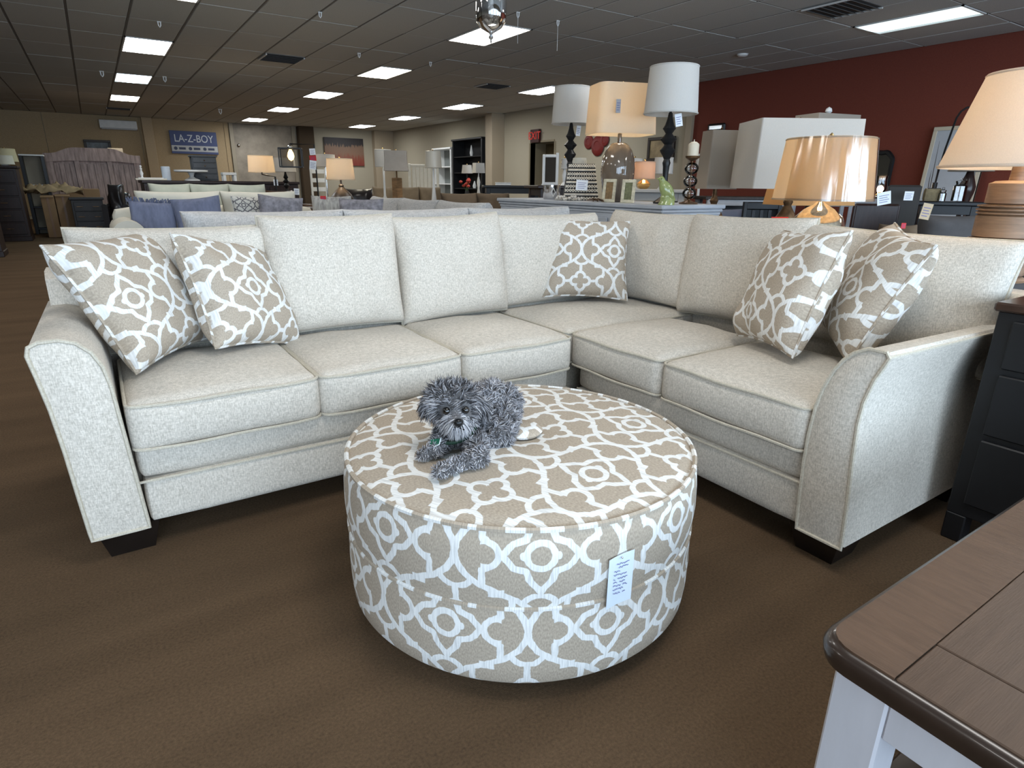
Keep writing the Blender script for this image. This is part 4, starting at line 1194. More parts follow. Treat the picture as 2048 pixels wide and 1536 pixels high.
# patterned tapering box
X, Y = onc(1160, 3.58); D = depth(X, Y)
pb = thing('patterned_vase', 'tapered black and white patterned vase beside the left black lamp', 'vase', (X, Y, CT), -.58)
M_pw = mat('ivory_bead', (.62, .57, .48), .6, var=.2, vscale=40); M_pb = mat('charcoal_band', (.03, .028, .026), .7)
hB = zat(X, Y, 1160, 328)-CT; w0, w1 = wpx(70, D)/2, wpx(50, D)/2
mb = MB(); vs = []
for hw, z in ((w0, 0), (w1, hB)): vs += [(-hw, -hw*.5, z), (hw, -hw*.5, z), (hw, hw*.5, z), (-hw, hw*.5, z)]
mb.add(vs, [(3, 2, 1, 0), (4, 5, 6, 7), (0, 1, 5, 4), (1, 2, 6, 5), (2, 3, 7, 6), (3, 0, 4, 7)]).build('body', M_pb, pb, smooth=False)
for i in range(9):
    z = hB*(i+.5)/9; hw = w0+(w1-w0)*(i+.5)/9
    zm = MB(); n = 13; amp = hB/9*.30 if i % 3 != 1 else 0
    pts = [(-hw+2*hw*k/(n-1), -hw*.5-.003, z+(amp if k % 2 else -amp)) for k in range(n)]
    zm.tube(pts, .006 if amp else .009, 5)
    if amp:
        pts2 = [(-hw+2*hw*k/(n-1), -hw*.5-.003, z-(amp if k % 2 else -amp)) for k in range(n)]; zm.tube(pts2, .006, 5)
    tag(zm.build('bead_band', M_pw, pb), kind='stuff')
card('white price card leaning on the patterned vase', (X-.065, Y-.10, CT+.17), .10, .085, -.58, tilt=.05, group='price cards on the console')
X2, Y2 = onc(1168, 3.74)
MB_ = thing('ribbed_candle_holder', 'small cream ribbed cylinder behind the patterned vase', 'holder', (X2-.02, Y2+.06, CT))
mz = zat(X2-.02, Y2+.06, 1168, 316)-CT; rr_ = wpx(28, D)/2
rb = MB(); rb.lathe([(rr_*.8, 0), (rr_*.8, mz*.7), (rr_, mz*.72), (rr_*1.03, mz*.95), (rr_*.97, mz), (rr_*.85, mz), (0, mz*.96)], 24); rb.build('body', M_cream, MB_)
rb = MB()
for k in range(24): a = 2*PI*k/24; rb.tube([(rr_*math.cos(a), rr_*math.sin(a), mz*.74), (rr_*1.03*math.cos(a), rr_*1.03*math.sin(a), mz*.94)], .003, 4)
tag(rb.build('rib', M_cream, MB_), kind='stuff')
# mirrored hurricane, bead garland, little dish
X, Y = onc(1098, 3.55); D = depth(X, Y); hh = zat(X, Y, 1098, 370)-CT; r_ = wpx(34, D)/2
hu = thing('mirrored_candle_bowl', 'chrome cylinder bowl with a diamond cut-out at the console end', 'bowl', (X, Y-.04, CT))
MB().lathe([(r_*.92, 0), (r_, .01), (r_, hh), (r_-.006, hh), (r_-.008, .012), (0, .012)], 32).build('bowl', M_chrome, hu)
dm = MB(); R0 = r_+.002
for q in range(4):
    a0, a1 = (0, 1, 0, -1)[q], (1, 0, -1, 0)[q]; c0, c1 = (1, 0, -1, 0)[q], (0, -1, 0, 1)[q]
    ang0 = -PI/2-YAW+.12
    P0 = (R0*math.cos(ang0+a0*.24), R0*math.sin(ang0+a0*.24), hh*.5+c0*hh*.3); P1 = (R0*math.cos(ang0+a1*.24), R0*math.sin(ang0+a1*.24), hh*.5+c1*hh*.3)
    dm.tube([P0, P1], .004, 5)
dm.build('diamond_trim', M_white, hu)
X, Y = onc(1137, 3.44)
bg = thing('bead_garland', 'pearly bead garland lying coiled on the console top', 'garland', (X, Y, CT))
R_ = random.Random(5); bm_ = MB()
for k in range(46):
    a = k*.42; rr = .03+.0016*k; bm_.ball((rr*math.cos(a)*1.3, rr*math.sin(a), .012+.010*(k % 3)), .011, 5)
tag(bm_.build('bead', mat('pearl_bead', (.62, .58, .52), .25, var=.3, vscale=60), bg), kind='stuff')
bm_ = MB(); bm_.tube([(1.3*(.03+.0016*k)*math.cos(k*.42), (.03+.0016*k)*math.sin(k*.42), .012) for k in range(46)], .002, 4); bm_.build('string', M_cream, bg)
X, Y = onc(1190, 3.42)
dd = thing('twig_bundle', 'brown dried twig bundle lying on the console before the jar lamp', 'twigs', (X, Y, CT))
for k in range(7):
    y0 = -.08+.02*k; MB().tube([(-.03+.01*(k % 3), y0-.06, .008+.006*(k % 2)), (.0, y0, .014+.005*(k % 3)), (.02, y0+.08, .010)], .006, 5).build('twig', M_bronze, dd)
# two small easel frames
M_ff = mat('ivory_frame', lin((196, 186, 160)), .4, var=.3, vscale=30)
def easel(px, Xc, py0, lb, picm):
    X, Y = onc(px, Xc, 404); D = depth(X, Y); h = zat(X, Y, px+6, py0)-CT; w_ = .105
    t = thing('photo_frame', lb, 'frame', (X, Y, CT), -.98, 'small photo frames on the console')
    M = RX(-.22); b_ = .024
    for x0, x1, z0, z1 in ((-w_/2, w_/2, 0, b_), (-w_/2, w_/2, h-b_, h), (-w_/2, -w_/2+b_, b_, h-b_), (w_/2-b_, w_/2, b_, h-b_)):
        MB().box(x0, x1, -.008, .010, z0, z1, b=.002, M=M).build('frame_bar', M_ff, t, smooth=False)
    MB().box(-w_/2+b_, w_/2-b_, -.002, .006, b_, h-b_, M=M).build('picture', picm, t, smooth=False)
    MB().box(-.015, .015, .0, .006, 0, h*.7, M=T(0, .085, 0) @ RX(.30)).build('easel_leg', M_dark, t, smooth=False)
easel(1216, 3.44, 357, 'left small ivory easel frame with a brown picture on the console', mat('brown_print', lin((122, 96, 62)), .4, var=.5, vscale=40))
easel(1254, 3.44, 358, 'right small ivory easel frame with a green picture on the console', mat('green_print', lin((104, 104, 74)), .4, var=.5, vscale=40))
# green ceramic bird
X, Y = onc(1330, 3.40, 406); D = depth(X, Y); s_ = wpx(58, D)/58
bd = thing('ceramic_bird', 'green glazed ceramic bird on the console', 'figurine', (X, Y, CT), -YAW)
bmat = mat('green_glaze', lin((148, 158, 100)), .18, var=.18, vscale=25, spec=.6, coat=.5)
bb = MB()
def bl(x, z, r, y=0, q=(1, 1, 1)): bb.ball((x*s_, y*s_, z*s_), (r*s_*q[0], r*s_*q[1], r*s_*q[2]), 10)
for i in range(14):
    t_ = i/13; bl(-9+20*t_, 44-34*t_, 5.5+7.5*math.sin(PI*min(1, t_*.95)), q=(1, .8, 1))
bl(-10, 47, 6.2); bl(-11, 50, 5)
for i in range(6): t_ = i/5; bl(11+7*t_, 14+4*t_-8*t_*t_, 5-2.5*t_)
for i in range(7): t_ = i/6; bl(2+2*math.sin(3*t_), 14-14*t_, 11+3.5*t_, q=(1.15, .9, .6))
bo = bb.build('tmp_bird', bmat, None)
md = bo.modifiers.new('r', 'REMESH'); md.mode = 'VOXEL'; md.voxel_size = .004
ms = bo.modifiers.new('s', 'SMOOTH'); ms.factor = .5; ms.iterations = 4
bme = bpy.data.meshes.new_from_object(bo.evaluated_get(bpy.context.evaluated_depsgraph_get())); bpy.data.objects.remove(bo)
for v in bme.vertices: v.co.z = max(v.co.z, 0)
bo = bpy.data.objects.new('body', bme); COL.objects.link(bo); bo.parent = bd; bme.shade_smooth()
MB().lathe([(.003*1, 0), (2.6*s_, 0), (0, 8*s_)], 10, M=T(-14*s_, 0, 49*s_) @ RY(-PI/2.1)).build('beak', bmat, bd)
for q in (-1, 1): MB().ball((-12*s_, q*5.0*s_, 49*s_), 1.1*s_, 6).build('eye', M_black, bd)
for q in (-1, 1):
    MB().ball((0, 0, 0), (13*s_, 2.2*s_, 6.5*s_), 8, M=T(6*s_, q*8.2*s_, 24*s_) @ RY(1.05)).build('wing', bmat, bd)
# candle on a stack of glass balls
X, Y = onc(1377, 3.78, 400); D = depth(X, Y)
ch = thing('candle_holder', 'tall candle holder of stacked glass balls with a cream pillar candle', 'candle holder', (X, Y, CT))
zc = lambda y_: zat(X, Y, 1378, y_)-CT
MB().lathe([(.07, 0), (.072, .008), (.03, .02), (.012, .03), (.012, zc(384)), (0, zc(384))], 20).build('foot_plate', M_bronze, ch)
for ya, yb in ((350, 324), (375, 350), (399, 375)):
    MB().ball((0, 0, (zc(ya)+zc(yb))/2), (wpx(27, D)/2, wpx(27, D)/2, (zc(yb)-zc(ya))/2*.96), 14).build('glass_ball', M_glass, ch)
MB().tube([(0, 0, .02), (0, 0, zc(316))], .006, 8).build('rod', M_bronze, ch)
MB().lathe([(.012, zc(322)), (.05, zc(316)), (.054, zc(312)), (0, zc(312))], 20).build('candle_dish', M_bronze, ch)
cr = wpx(21, D)/2
MB().lathe([(cr, zc(312)), (cr, zc(290)), (cr*.93, zc(288)), (cr*.5, zc(284)), (.004, zc(283)), (.003, zc(279)), (0, zc(279))], 20).build('candle', mat('cream_wax', (.72, .64, .50), .5), ch)

# ------------------------------------------------------------------ lamps and tables on the right
# mercury glass lamp with plastic-wrapped shade
D = 3.35; X, Y = xy(1652, D, 340)
end_table(X, Y, .70, 'dark end table hidden behind the right sofa back, under the mercury glass lamp')
M_merc = mat('mercury_glass', (.66, .56, .42), .10, .9, var=.45, vscale=30)
MG = [(.11, 0), (.115, .04), (.10, .10), (.13, .22), (.150, .42), (.148, .60), (.125, .74), (.08, .85), (.035, .92), (.022, .95), (.02, 1)]
lm_ = lamp('lit lamp with crinkled plastic over its tan shade and mercury glass base', 1655, D, 277, 401, 162, 186, .70, MG, M_merc, shade_mat('tan_linen_shade', (.76, .64, .47), .5), lit=17, X=X, Y=Y, group='lit lamps behind the right sofa', bn=36)
z0 = zat(X, Y, 1655, 401)-.70; z1 = zat(X, Y, 1655, 277)-.70; r0, r1 = wpx(186, D)/2, wpx(162, D)/2
pm = MB(); R_ = random.Random(3); nA = 70; vs = []; fs = []
for j in range(5):
    t_ = j/4
    for k in range(nA+1):
        a = -PI/2-YAW-1.2+2.4*k/nA; r = (r0+(r1-r0)*t_)+.006+.007*abs(noise.noise(Vector((k*.55+j*.35, j*.25, 2))))*(1 if 18 < k < 62 else .3)
        vs.append((r*math.cos(a), r*math.sin(a), z0+(z1-z0)*t_))
for j in range(4):
    for k in range(nA): q = j*(nA+1)+k; fs.append((q, q+1, q+nA+2, q+nA+1))
pm.add(vs, fs).build('plastic_wrap', M_film, lm_)
# wooden turned lamp on the nightstand
D = 2.20; X, Y = 2.62, .52
X, Y = xy(2040, D, 330)
M_turn = mat('turned_wood', lin((132, 104, 80)), .5, var=.35, vscale=5, stretch=(1, 1, 9))
WD = [(.105, 0), (.108, .02)]
for i, (a, b_, r) in enumerate(((.05, .26, .095), (.26, .30, .100), (.30, .34, .104), (.34, .38, .104), (.38, .58, .094), (.58, .61, .097), (.61, .64, .099), (.64, .67, .097), (.67, .86, .078))):
    WD += [(r-.010, a+.002), (r, a+.010), (r, b_-.010), (r-.010, b_-.002)]
WD += [(.06, .87), (.022, .875), (.02, 1)]
lamp('large lit lamp with tapered cream shade and ringed wooden base at the right edge', 2048, D, 146, 337, 176, 276, NH, WD, M_turn, shade_mat('warm_parchment_shade', (.88, .78, .66), .5), lit=17, X=X, Y=Y, group='lit lamps behind the right sofa', bn=44, stem_m=M_turn)
# two big rectangular shades and the one behind them
D = 4.4; X, Y = xy(1590, D, 310)
end_table(X, Y, .72, 'dark end table under the big rectangular white shade', w=.6)
BZ = [(.09, 0), (.095, .03), (.05, .08), (.03, .14), (.04, .22), (.075, .36), (.08, .48), (.05, .60), (.025, .70), (.035, .76), (.02, .84), (.016, 1)]
lamp('unlit lamp with large white rectangular box shade behind the mercury glass lamp', 1592, D, 243, 378, 196, 204, .72, BZ, M_bronze, M_shade_w, X=X, Y=Y, rect=(1.0, .62), rz=-.57, group='box shade lamps on the right', fmat=M_bronze)
D = 4.9; X, Y = xy(1437, D, 320)
end_table(X, Y, .72, 'dark end table under the smaller taupe box shade lamp', w=.55)
lamp('lamp with taupe square box shade and bronze base, left of the big white one', 1437, D, 262, 378, 58, 66, .72, BZ, M_bronze, M_shade_t, X=X, Y=Y, rect=(1.0, .8), rz=-.42, group='box shade lamps on the right', fmat=M_bronze)
D = 6.4; X, Y = xy(1645, D, 300)
end_table(X, Y, .72, 'dark end table farther back under the shade with a white ball finial', w=.55)
lamp('lamp with taupe shade and white ball finial peeking over the big white shade', 1645, D, 231, 330, 104, 112, .72, BZ, M_bronze, M_shade_t, X=X, Y=Y, rect=(1.0, .6), rz=-.25, fin_r=.035, fmat=M_white, group='box shade lamps on the right')
D = 5.45; X, Y = xy(1620, D, 385)
end_table(X, Y, .55, 'low dark table under the small amber box lamp', w=.6)
lamp('low lit amber box lamp showing under the mercury lamp shade', 1622, D, 372, 410, 148, 158, .55, [(.06, 0), (.06, .05), (.03, .12), (.028, .9), (.02, 1)], M_black, shade_mat('amber_shade', (.80, .52, .24), .5), lit=5, X=X, Y=Y, rect=(1.0, .5), rz=-.3, group='lit lamps behind the right sofa', finial=False)
# blue-grey console table between
D = 7.0; X, Y = xy(1490, D, 400); zt_ = zat(X, Y, 1500, 393)
bt_ = thing('console_table', 'blue-grey open console table with dark panels behind the bronze lamp', 'table', (X, Y, 0), -.5)
MB().box(-.55, .55, -.2, .2, zt_-.035, zt_, b=.005).build('top', M_dark, bt_, smooth=False)
for sx in (-1, 1):
    for y in (-.17, .17): MB().lathe([(.035, 0), (.03, .08), (.045, .3), (.028, .5), (.04, .75), (.045, zt_-.03)], 14, M=T(sx*.48, y, 0)).build('leg', M_bg, bt_)
MB().box(-.46, .46, -.01, .01, zt_-.42, zt_-.05, b=.003).build('back_panel', M_black, bt_, smooth=False)
MB().box(-.5, .5, -.19, -.16, zt_-.10, zt_-.035, b=.003).build('apron', M_bg, bt_, smooth=False)
MB().box(-.5, .5, -.19, .19, .2, .23, b=.003).build('lower_shelf', M_bg, bt_, smooth=False)
# ------------------------------------------------------------------ glass pendant hanging in front
D = 3.0; X, Y = xy(982, D, 60); zt, zb = zat(X, Y, 982, 88), zat(X, Y, 982, 66)
pn = thing('pendant_light', 'clear glass bell jar pendant with pointed tip hanging at the top edge', 'pendant', (X, Y, CEIL))
r_ = wpx(62, D)/2; rel = lambda y_: zat(X, Y, 982, y_)-CEIL
open_lathe(MB(), [(r_*.93, rel(-60)), (r_, rel(-10)), (r_, rel(30)), (r_*.94, rel(44)), (r_*.70, rel(56)), (r_*.30, rel(64)), (r_*.12, rel(67)), (r_*.10, rel(66)), (r_*.28, rel(62)), (r_*.66, rel(54)), (r_*.90, rel(43)), (r_*.96, rel(30)), (r_*.96, rel(-10)), (r_*.89, rel(-60))], 36).build('glass_jar', clear_glass('smoked_glass', tint=(.80, .80, .80), film=1.0), pn)
M_pew = mat('brushed_pewter', (.42, .42, .42), .28, .9)
MB().lathe([(0, rel(88)), (.006, rel(83)), (.004, rel(80)), (.011, rel(77)), (.013, rel(74)), (.006, rel(70)), (.012, rel(67)), (.022, rel(63)), (0, rel(61))], 20).build('tip_finial', M_pew, pn)
MB().lathe([(r_*.98, rel(-66)), (r_*.98, rel(-58)), (r_*.5, rel(-90)), (.02, rel(-110)), (.008, rel(-112)), (.008, -.02), (.06, -.018), (.06, 0), (0, 0)], 24).build('cap_and_rod', M_pew, pn)
MB().tube([(0, 0, rel(-66)), (0, 0, rel(10))], .012, 8).build('candle_socket', M_white, pn)
MB().ball((0, 0, rel(22)), (.016, .016, .03), 8).build('bulb', mat('frosted_bulb', (.8, .8, .78), .3), pn)

# ------------------------------------------------------------------ sofas behind the sectional
M_ltg = fabric('light_grey_weave', lin((158, 157, 156)), lin((196, 194, 191)), sc1=160)
M_crm = mat('cream_upholstery', lin((206, 202, 188)), .9, var=.05, bump=.2, bscale=120)
M_sage = mat('sage_upholstery', lin((176, 180, 166)), .9, var=.06, bump=.2)
M_tau = mat('taupe_upholstery', lin((118, 104, 86)), .9, var=.10, bump=.2)
M_brn = mat('brown_upholstery', lin((96, 82, 66)), .9, var=.10, bump=.2)
M_lea = mat('black_leather', lin((34, 30, 30)), .30, spec=.5, var=.2, bump=.15, bscale=40)
M_leb = mat('brown_leather', lin((70, 50, 36)), .34, spec=.5, var=.2, bump=.15, bscale=40)
M_gry = mat('charcoal_upholstery', lin((74, 72, 72)), .85, var=.12, bump=.2)
bsofa('long light grey sofa standing with its back to the cream sectional', 'sofa', (1.50, 4.00, 0), PI, 2.54, .92, 1.015, M_ltg, n=3, armh=.86, armw=.10)
bsofa('cream sofa with a blue pillow, behind the light grey one', 'sofa', (1.09, 6.5, 0), 0, 2.0, .95, 1.055, M_crm, n=2, armh=.80, armw=.24)
bsofa('pale sage green sofa just beyond the cream one', 'sofa', (1.22, 8.1, 0), 0, 1.72, .92, 1.12, M_sage, n=3, armh=.66)
bsofa('pale grey sofa with striped and patterned pillows, seen from its side', 'sofa', (2.24, 5.95, 0), -PI/2, 3.0, .86, 1.0, M_ltg, n=3, armh=.64, armw=.18)
p_ = xy(962, 9.0); bsofa('brown fabric sofa with two back cushions left of the console', 'sofa', (p_[0], p_[1]-.4, 0), -.05, 1.55, .9, 1.02, M_brn, n=2, armh=.6)
p_ = xy(832, 13.3); bsofa('taupe reclining sofa beyond the square grey lamp', 'sofa', (p_[0], p_[1], 0), -.1, 2.0, .9, 1.07, M_tau, n=3, armh=.62)
p_ = xy(726, 9.5); bsofa('glossy black leather recliner seat beyond the lit jug lamp', 'recliner', (p_[0], p_[1], 0), -.2, .86, .85, 1.06, M_lea, n=1, armh=.66, group='leather seats in the middle')
p_ = xy(612, 9.4); bsofa('brown leather armchair with a rounded arm between two lamps', 'armchair', (p_[0], p_[1], 0), .5, .95, .9, 1.02, M_leb, n=1, armh=.80, group='leather seats in the middle')
M_blue = mat('denim_blue', lin((110, 116, 138)), .9, var=.25, vscale=18, stretch=(1, 1, .3), bump=.3)
M_plum = mat('grey_blue_floral', lin((132, 130, 136)), .9, var=.5, vscale=16, bump=.2)
M_quat = trellis('grey_lattice', A=.11, base=lin((196, 194, 186)), line=lin((104, 102, 106)))
def pil(px, py, D, s, lb, m, yaw=0, seed=0, roll=0, fr=False, lean=.2):
    loose_pillow(lb, tuple(atd(px, py, D)), s, yaw, lean, m, 'pillows on the sofas behind', seed, roll, fringe=fr)
pil(309, 446, 5.75, .40, 'large fringed denim blue pillow at the left end of the cream sofa', M_blue, -.1, 21, .06, True)
pil(400, 440, 5.85, .42, 'second denim blue pillow, right of the fringed one', M_blue, -.2, 22, -.1)
pil(352, 430, 6.2, .40, 'lattice patterned pillow tucked behind the two blue pillows', M_quat, .1, 23)
pil(510, 433, 6.15, .40, 'grey lattice pillow at the right end of the cream sofa', M_quat, .05, 24)
pil(563, 436, 6.05, .42, 'grey floral pillow beside the lattice one on the cream sofa', M_plum, -.05, 25, .1)
M_strp = mat('grey_stripe', lin((190, 188, 182)), .9, col2=lin((120, 118, 116)), vscale=9, stretch=(3, 3, .05))
pil(664, 432, 6.6, .42, 'striped pillow at the far end of the pale grey side-on sofa', M_strp, -.5, 26)
pil(722, 444, 5.9, .44, 'grey floral pillow on the pale grey side-on sofa', M_plum, -.7, 27)

# ------------------------------------------------------------------ lamps standing about the middle of the shop
WB = [(.06, 0), (.065, .03), (.05, .10), (.052, .16), (.022, .30), (.018, .7), (.022, .95), (.008, 1)]
TH = [(.012, 0), (.012, 1)]
def etl(px, D, h, lb): X, Y = xy(px, D); return end_table(X, Y, h, lb, w=.5, d=.5)
G = 'lamps in the middle of the showroom'
etl(680, 8.0, .70, 'dark end table under the lit jug lamp'); 
JUG = [(.11, 0), (.155, .12), (.175, .30), (.165, .46), (.12, .62), (.06, .74), (.03, .80), (.035, .84), (.012, .88), (.012, 1)]
lamp('lit lamp with cream drum shade and dark round jug base, middle of the shop', 680, 8.0, 317, 360, 50, 56, .70, JUG, mat('dark_jug', (.045, .03, .02), .38), M_shade_y, lit=16, group=G)
p_ = xy(552, 10.6)
la = lamp('lit swing-arm floor lamp with small cream drum shade', 522, 10.6, 311, 345, 47, 51, 0, None, M_black, M_shade_y, lit=14, group=G, finial=False)
zz = zat(la.location.x, la.location.y, 522, 346); bx = Vector((p_[0]-la.location.x, p_[1]-la.location.y, 0))
MB().tube([(0, 0, zz+.1), (0, 0, zz-.02), bx*.5+Vector((0, 0, zz-.04)), bx+Vector((0, 0, zz-.06)), bx+Vector((0, 0, .03))], .014, 8).build('swing_arm', M_black, la)
MB().lathe([(.15, 0), (.15, .02), (.03, .04), (0, .04)], 20, M=Matrix.Translation(bx)).build('floor_base', M_black, la)
etl(570, 11.6, .70, 'dark end table under the unlit lamp behind the swing-arm lamp')
lamp('unlit grey drum lamp on a black turned stem right of the swing-arm lamp', 569, 11.6, 316, 344, 40, 43, .70, TURN, M_black, M_shade_w, group=G)
etl(650, 10.9, .70, 'dark end table under the white-pole lamp')
lamp('unlit grey lamp on a thin chrome pole with white foot', 650, 10.9, 309, 334, 39, 42, .70, [(.08, 0), (.08, .16), (.03, .20), (.012, .22), (.012, 1)], M_chrome, M_shade_w, group=G)
etl(766, 11.2, .70, 'dark end table under the slim white cylinder lamp')
lamp('white cylinder shade lamp on a white bottle base, left of the square grey one', 766, 11.2, 299, 334, 33, 33, .70, WB, M_white, M_shade_c, group=G)
etl(790, 9.0, .72, 'dark end table under the square grey lamp')
lamp('square grey shade lamp on a rough wooden block base', 792, 9.0, 302, 342, 44, 48, .72, [(.075, 0), (.075, .82), (.012, .83), (.012, 1)], mat('rough_wood_block', lin((128, 98, 66)), .7, var=.4, vscale=6, stretch=(1, 1, 6)), mat('grey_linen_box', lin((150, 142, 132)), .9, var=.06), rect=(1, 1), rz=-.45, bow=.05, bn=4, group=G)
etl(866, 10.4, .72, 'dark end table under the cream lamp near the white bookcase')
l_ = lamp('cream lamp with narrow drum shade on a white tapered base, near the white bookcase', 866, 10.4, 302, 336, 31, 34, .72, [(.075, 0), (.075, .10), (.05, .14), (.045, .2), (.018, .6), (.012, 1)], M_white, mat('plastic_covered_shade', lin((196, 190, 176)), .18, spec=.6), group=G)
etl(934, 13.6, .74, 'dark table under the small lamp with red flowers')
lamp('small white lamp above red flowers before the black hutch', 934, 13.6, 330, 347, 18, 22, .74, [(.05, 0), (.05, .3), (.02, .5), (.012, 1)], M_black, M_shade_c, group=G)
fl = thing('red_flowers', 'vase of red flowers under the small white lamp', 'flowers', (xy(934, 13.45)[0], xy(934, 13.45)[1], .74), 0)
MB().lathe([(.05, 0), (.07, .12), (.04, .26), (0, .26)], 14).build('vase', M_black, fl)
R_ = random.Random(9)
for k in range(12):
    a = R_.uniform(0, 6.28); rr = R_.uniform(.02, .17); h = R_.uniform(.34, .52)
    f_ = MB().tube([(0, 0, .22), (rr*math.cos(a)*.5, rr*math.sin(a)*.5, h*.75), (rr*math.cos(a), rr*math.sin(a), h)], .005, 4).build('stem', mat('stem_green', (.05, .09, .03), .7), fl)
    MB().ball((rr*math.cos(a), rr*math.sin(a), h), (.04, .04, .03), 6).build('bloom', mat('red_bloom', (.55, .07, .05), .6), f_)
etl(957, 12.4, .74, 'dark table under the white turned lamp')
lamp('white turned lamp with boxy white shade right of the red flowers', 957, 12.4, 326, 346, 20, 22, .74, [(.06, 0), (.06, .06), (.025, .14), (.04, .3), (.02, .5), (.035, .7), (.012, .9), (.012, 1)], M_white, M_shade_c, rect=(1, .7), group=G)
# edison bulb in an open black frame
D = 10.0; X, Y = xy(582, D, 315)
eb = thing('cage_lamp', 'hanging edison bulb inside an open black metal frame', 'lamp', (X, Y, 0), -.35)
z_ = lambda y_: zat(X, Y, 582, y_)
hw = wpx(42, D)/2
M_mesh = mat('black_mesh_panel', (.05, .045, .04), .6, alpha=.55)
for sx in (-1, 1):
    for y in (-.12, .12): MB().box(sx*hw-.009, sx*hw+.009, y-.009, y+.009, z_(334), z_(297), b=.002).build('frame_bar', M_black, eb, smooth=False)
for zz in (z_(334), z_(297)):
    for y in (-.12, .12): MB().box(-hw, hw, y-.009, y+.009, zz-.009, zz+.009, b=.002).build('frame_bar', M_black, eb, smooth=False)
    for sx in (-1, 1): MB().box(sx*hw-.009, sx*hw+.009, -.12, .12, zz-.009, zz+.009, b=.002).build('frame_bar', M_black, eb, smooth=False)
MB().box(-hw*1.0, hw*.1, .115, .121, z_(334), z_(297)).build('mesh_panel', M_mesh, eb, smooth=False)
MB().tube([(0, 0, z_(288)), (hw*2.2, 0, z_(288)), (hw*2.2, 0, .04)], .012, 8).build('post', M_black, eb)
MB().lathe([(.14, 0), (.14, .02), (.02, .04), (0, .04)], 20, M=T(hw*2.2)).build('floor_base', M_black, eb)
MB().lathe([(.035, z_(299)), (.042, z_(295)), (.03, z_(290)), (.012, z_(288)), (0, z_(288))], 16).build('socket', M_chrome, eb)
MB().lathe([(0, z_(322)), (.035, z_(319)), (.055, z_(313)), (.045, z_(306)), (.022, z_(300)), (.02, z_(299))], 16).build('bulb', mat('edison_glow', (1, .7, .3), .3, emit=(1, .60, .20), estr=6), eb)
for i, (px, py, w, h, m, lb) in enumerate(((624, 297, .095, .10, M_paper, 'topmost white tag of the three hanging by the edison lamp'), (625, 311, .11, .085, M_red, 'red and white sale tag, middle of three by the edison lamp'), (626, 321, .11, .14, M_paper, 'lowest white tag of the three by the edison lamp'))):
    card(lb, tuple(atd(px, py, 9.95)), w, h, YAWC, m=m, tilt=.12 if i == 2 else -.05, group=None)
card('white and red sale tag on the brown leather armchair', tuple(atd(593, 377, 9.1)), .08, .09, YAWC, tilt=.05)
card('red sale tag standing on the pale grey side-on sofa', tuple(atd(646, 392, 6.52)), .06, .07, YAWC, m=M_red)
card('small white tag on the swing-arm lamp post', tuple(atd(551, 359, 10.58)), .075, .10, YAWC)
# white slatted chair
D = 12.0; X, Y = xy(636, D)
wc = thing('white_chair', 'white ladder-back chair between the lit jug lamp and the brown armchair', 'chair', (X, Y, 0), -.4)
zt = zat(X, Y, 636, 336)
for sx in (-1, 1):
    MB().box(sx*.14-.02, sx*.14+.02, .18, .22, 0, zt, b=.004).build('leg', M_white, wc, smooth=False); MB().box(sx*.14-.02, sx*.14+.02, -.2, -.16, 0, .46, b=.004).build('leg', M_white, wc, smooth=False)
MB().box(-.17, .17, -.22, .22, .45, .48, b=.008).build('seat', M_white, wc, smooth=False)
for k in range(4): MB().box(-.12, .12, .19, .21, zt-.10-.17*k, zt-.02-.17*k, b=.004).build('slat', M_white, wc, smooth=False)

# ------------------------------------------------------------------ far back: wall pieces
yb = YB-.06
def pxY(px, Y, py=370): return aty(px, py, Y).x
# store sign
x0, x1 = pxY(341, yb-.02, 285), pxY(434, yb-.02, 285); zt, zb = zat((x0+x1)/2, yb, 388, 263), zat((x0+x1)/2, yb, 388, 308)
sg = thing('store_sign', 'blue and white furniture store sign on the tan back wall', 'sign', ((x0+x1)/2, yb-.02, zb), 0)
hw, hh = (x1-x0)/2, zt-zb
MB().box(-hw, hw, -.025, .02, 0, hh, b=.004).build('sign_board', mat('sign_blue', lin((76, 86, 126)), .5), sg, smooth=False)
MB().box(-hw*.985, hw*.985, -.030, -.025, hh*.10, hh*.36).build('white_strip', mat('sign_white', lin((190, 190, 188)), .5), sg, smooth=False)
def text3d(txt, name, size, p, m, parent, ext=.006, align='CENTER', rot=(PI/2, 0, 0), sx=1.0):
    cu = bpy.data.curves.new(name, 'FONT'); cu.body = txt; cu.size = size; cu.extrude = ext; cu.align_x = align; cu.align_y = 'CENTER'; cu.offset = .006*size
    tmp = bpy.data.objects.new(name, cu); COL.objects.link(tmp)
    me_ = bpy.data.meshes.new_from_object(tmp.evaluated_get(bpy.context.evaluated_depsgraph_get())); bpy.data.objects.remove(tmp)
    me_.materials.clear(); me_.materials.append(m); me_.name = name
    o = bpy.data.objects.new(name, me_); COL.objects.link(o); o.parent = parent; o.location = p; o.rotation_euler = rot; o.scale = (sx, 1, 1); return o
M_let = mat('sign_letters', lin((215, 218, 222)), .5)
tx = text3d('LA-Z-BOY', 'lettering', hh*.46, (0, -.032, hh*.66), M_let, sg)
wdt = max(v.co.x for v in tx.data.vertices)-min(v.co.x for v in tx.data.vertices); tx.scale = (hw*1.66/wdt, 1, 1)
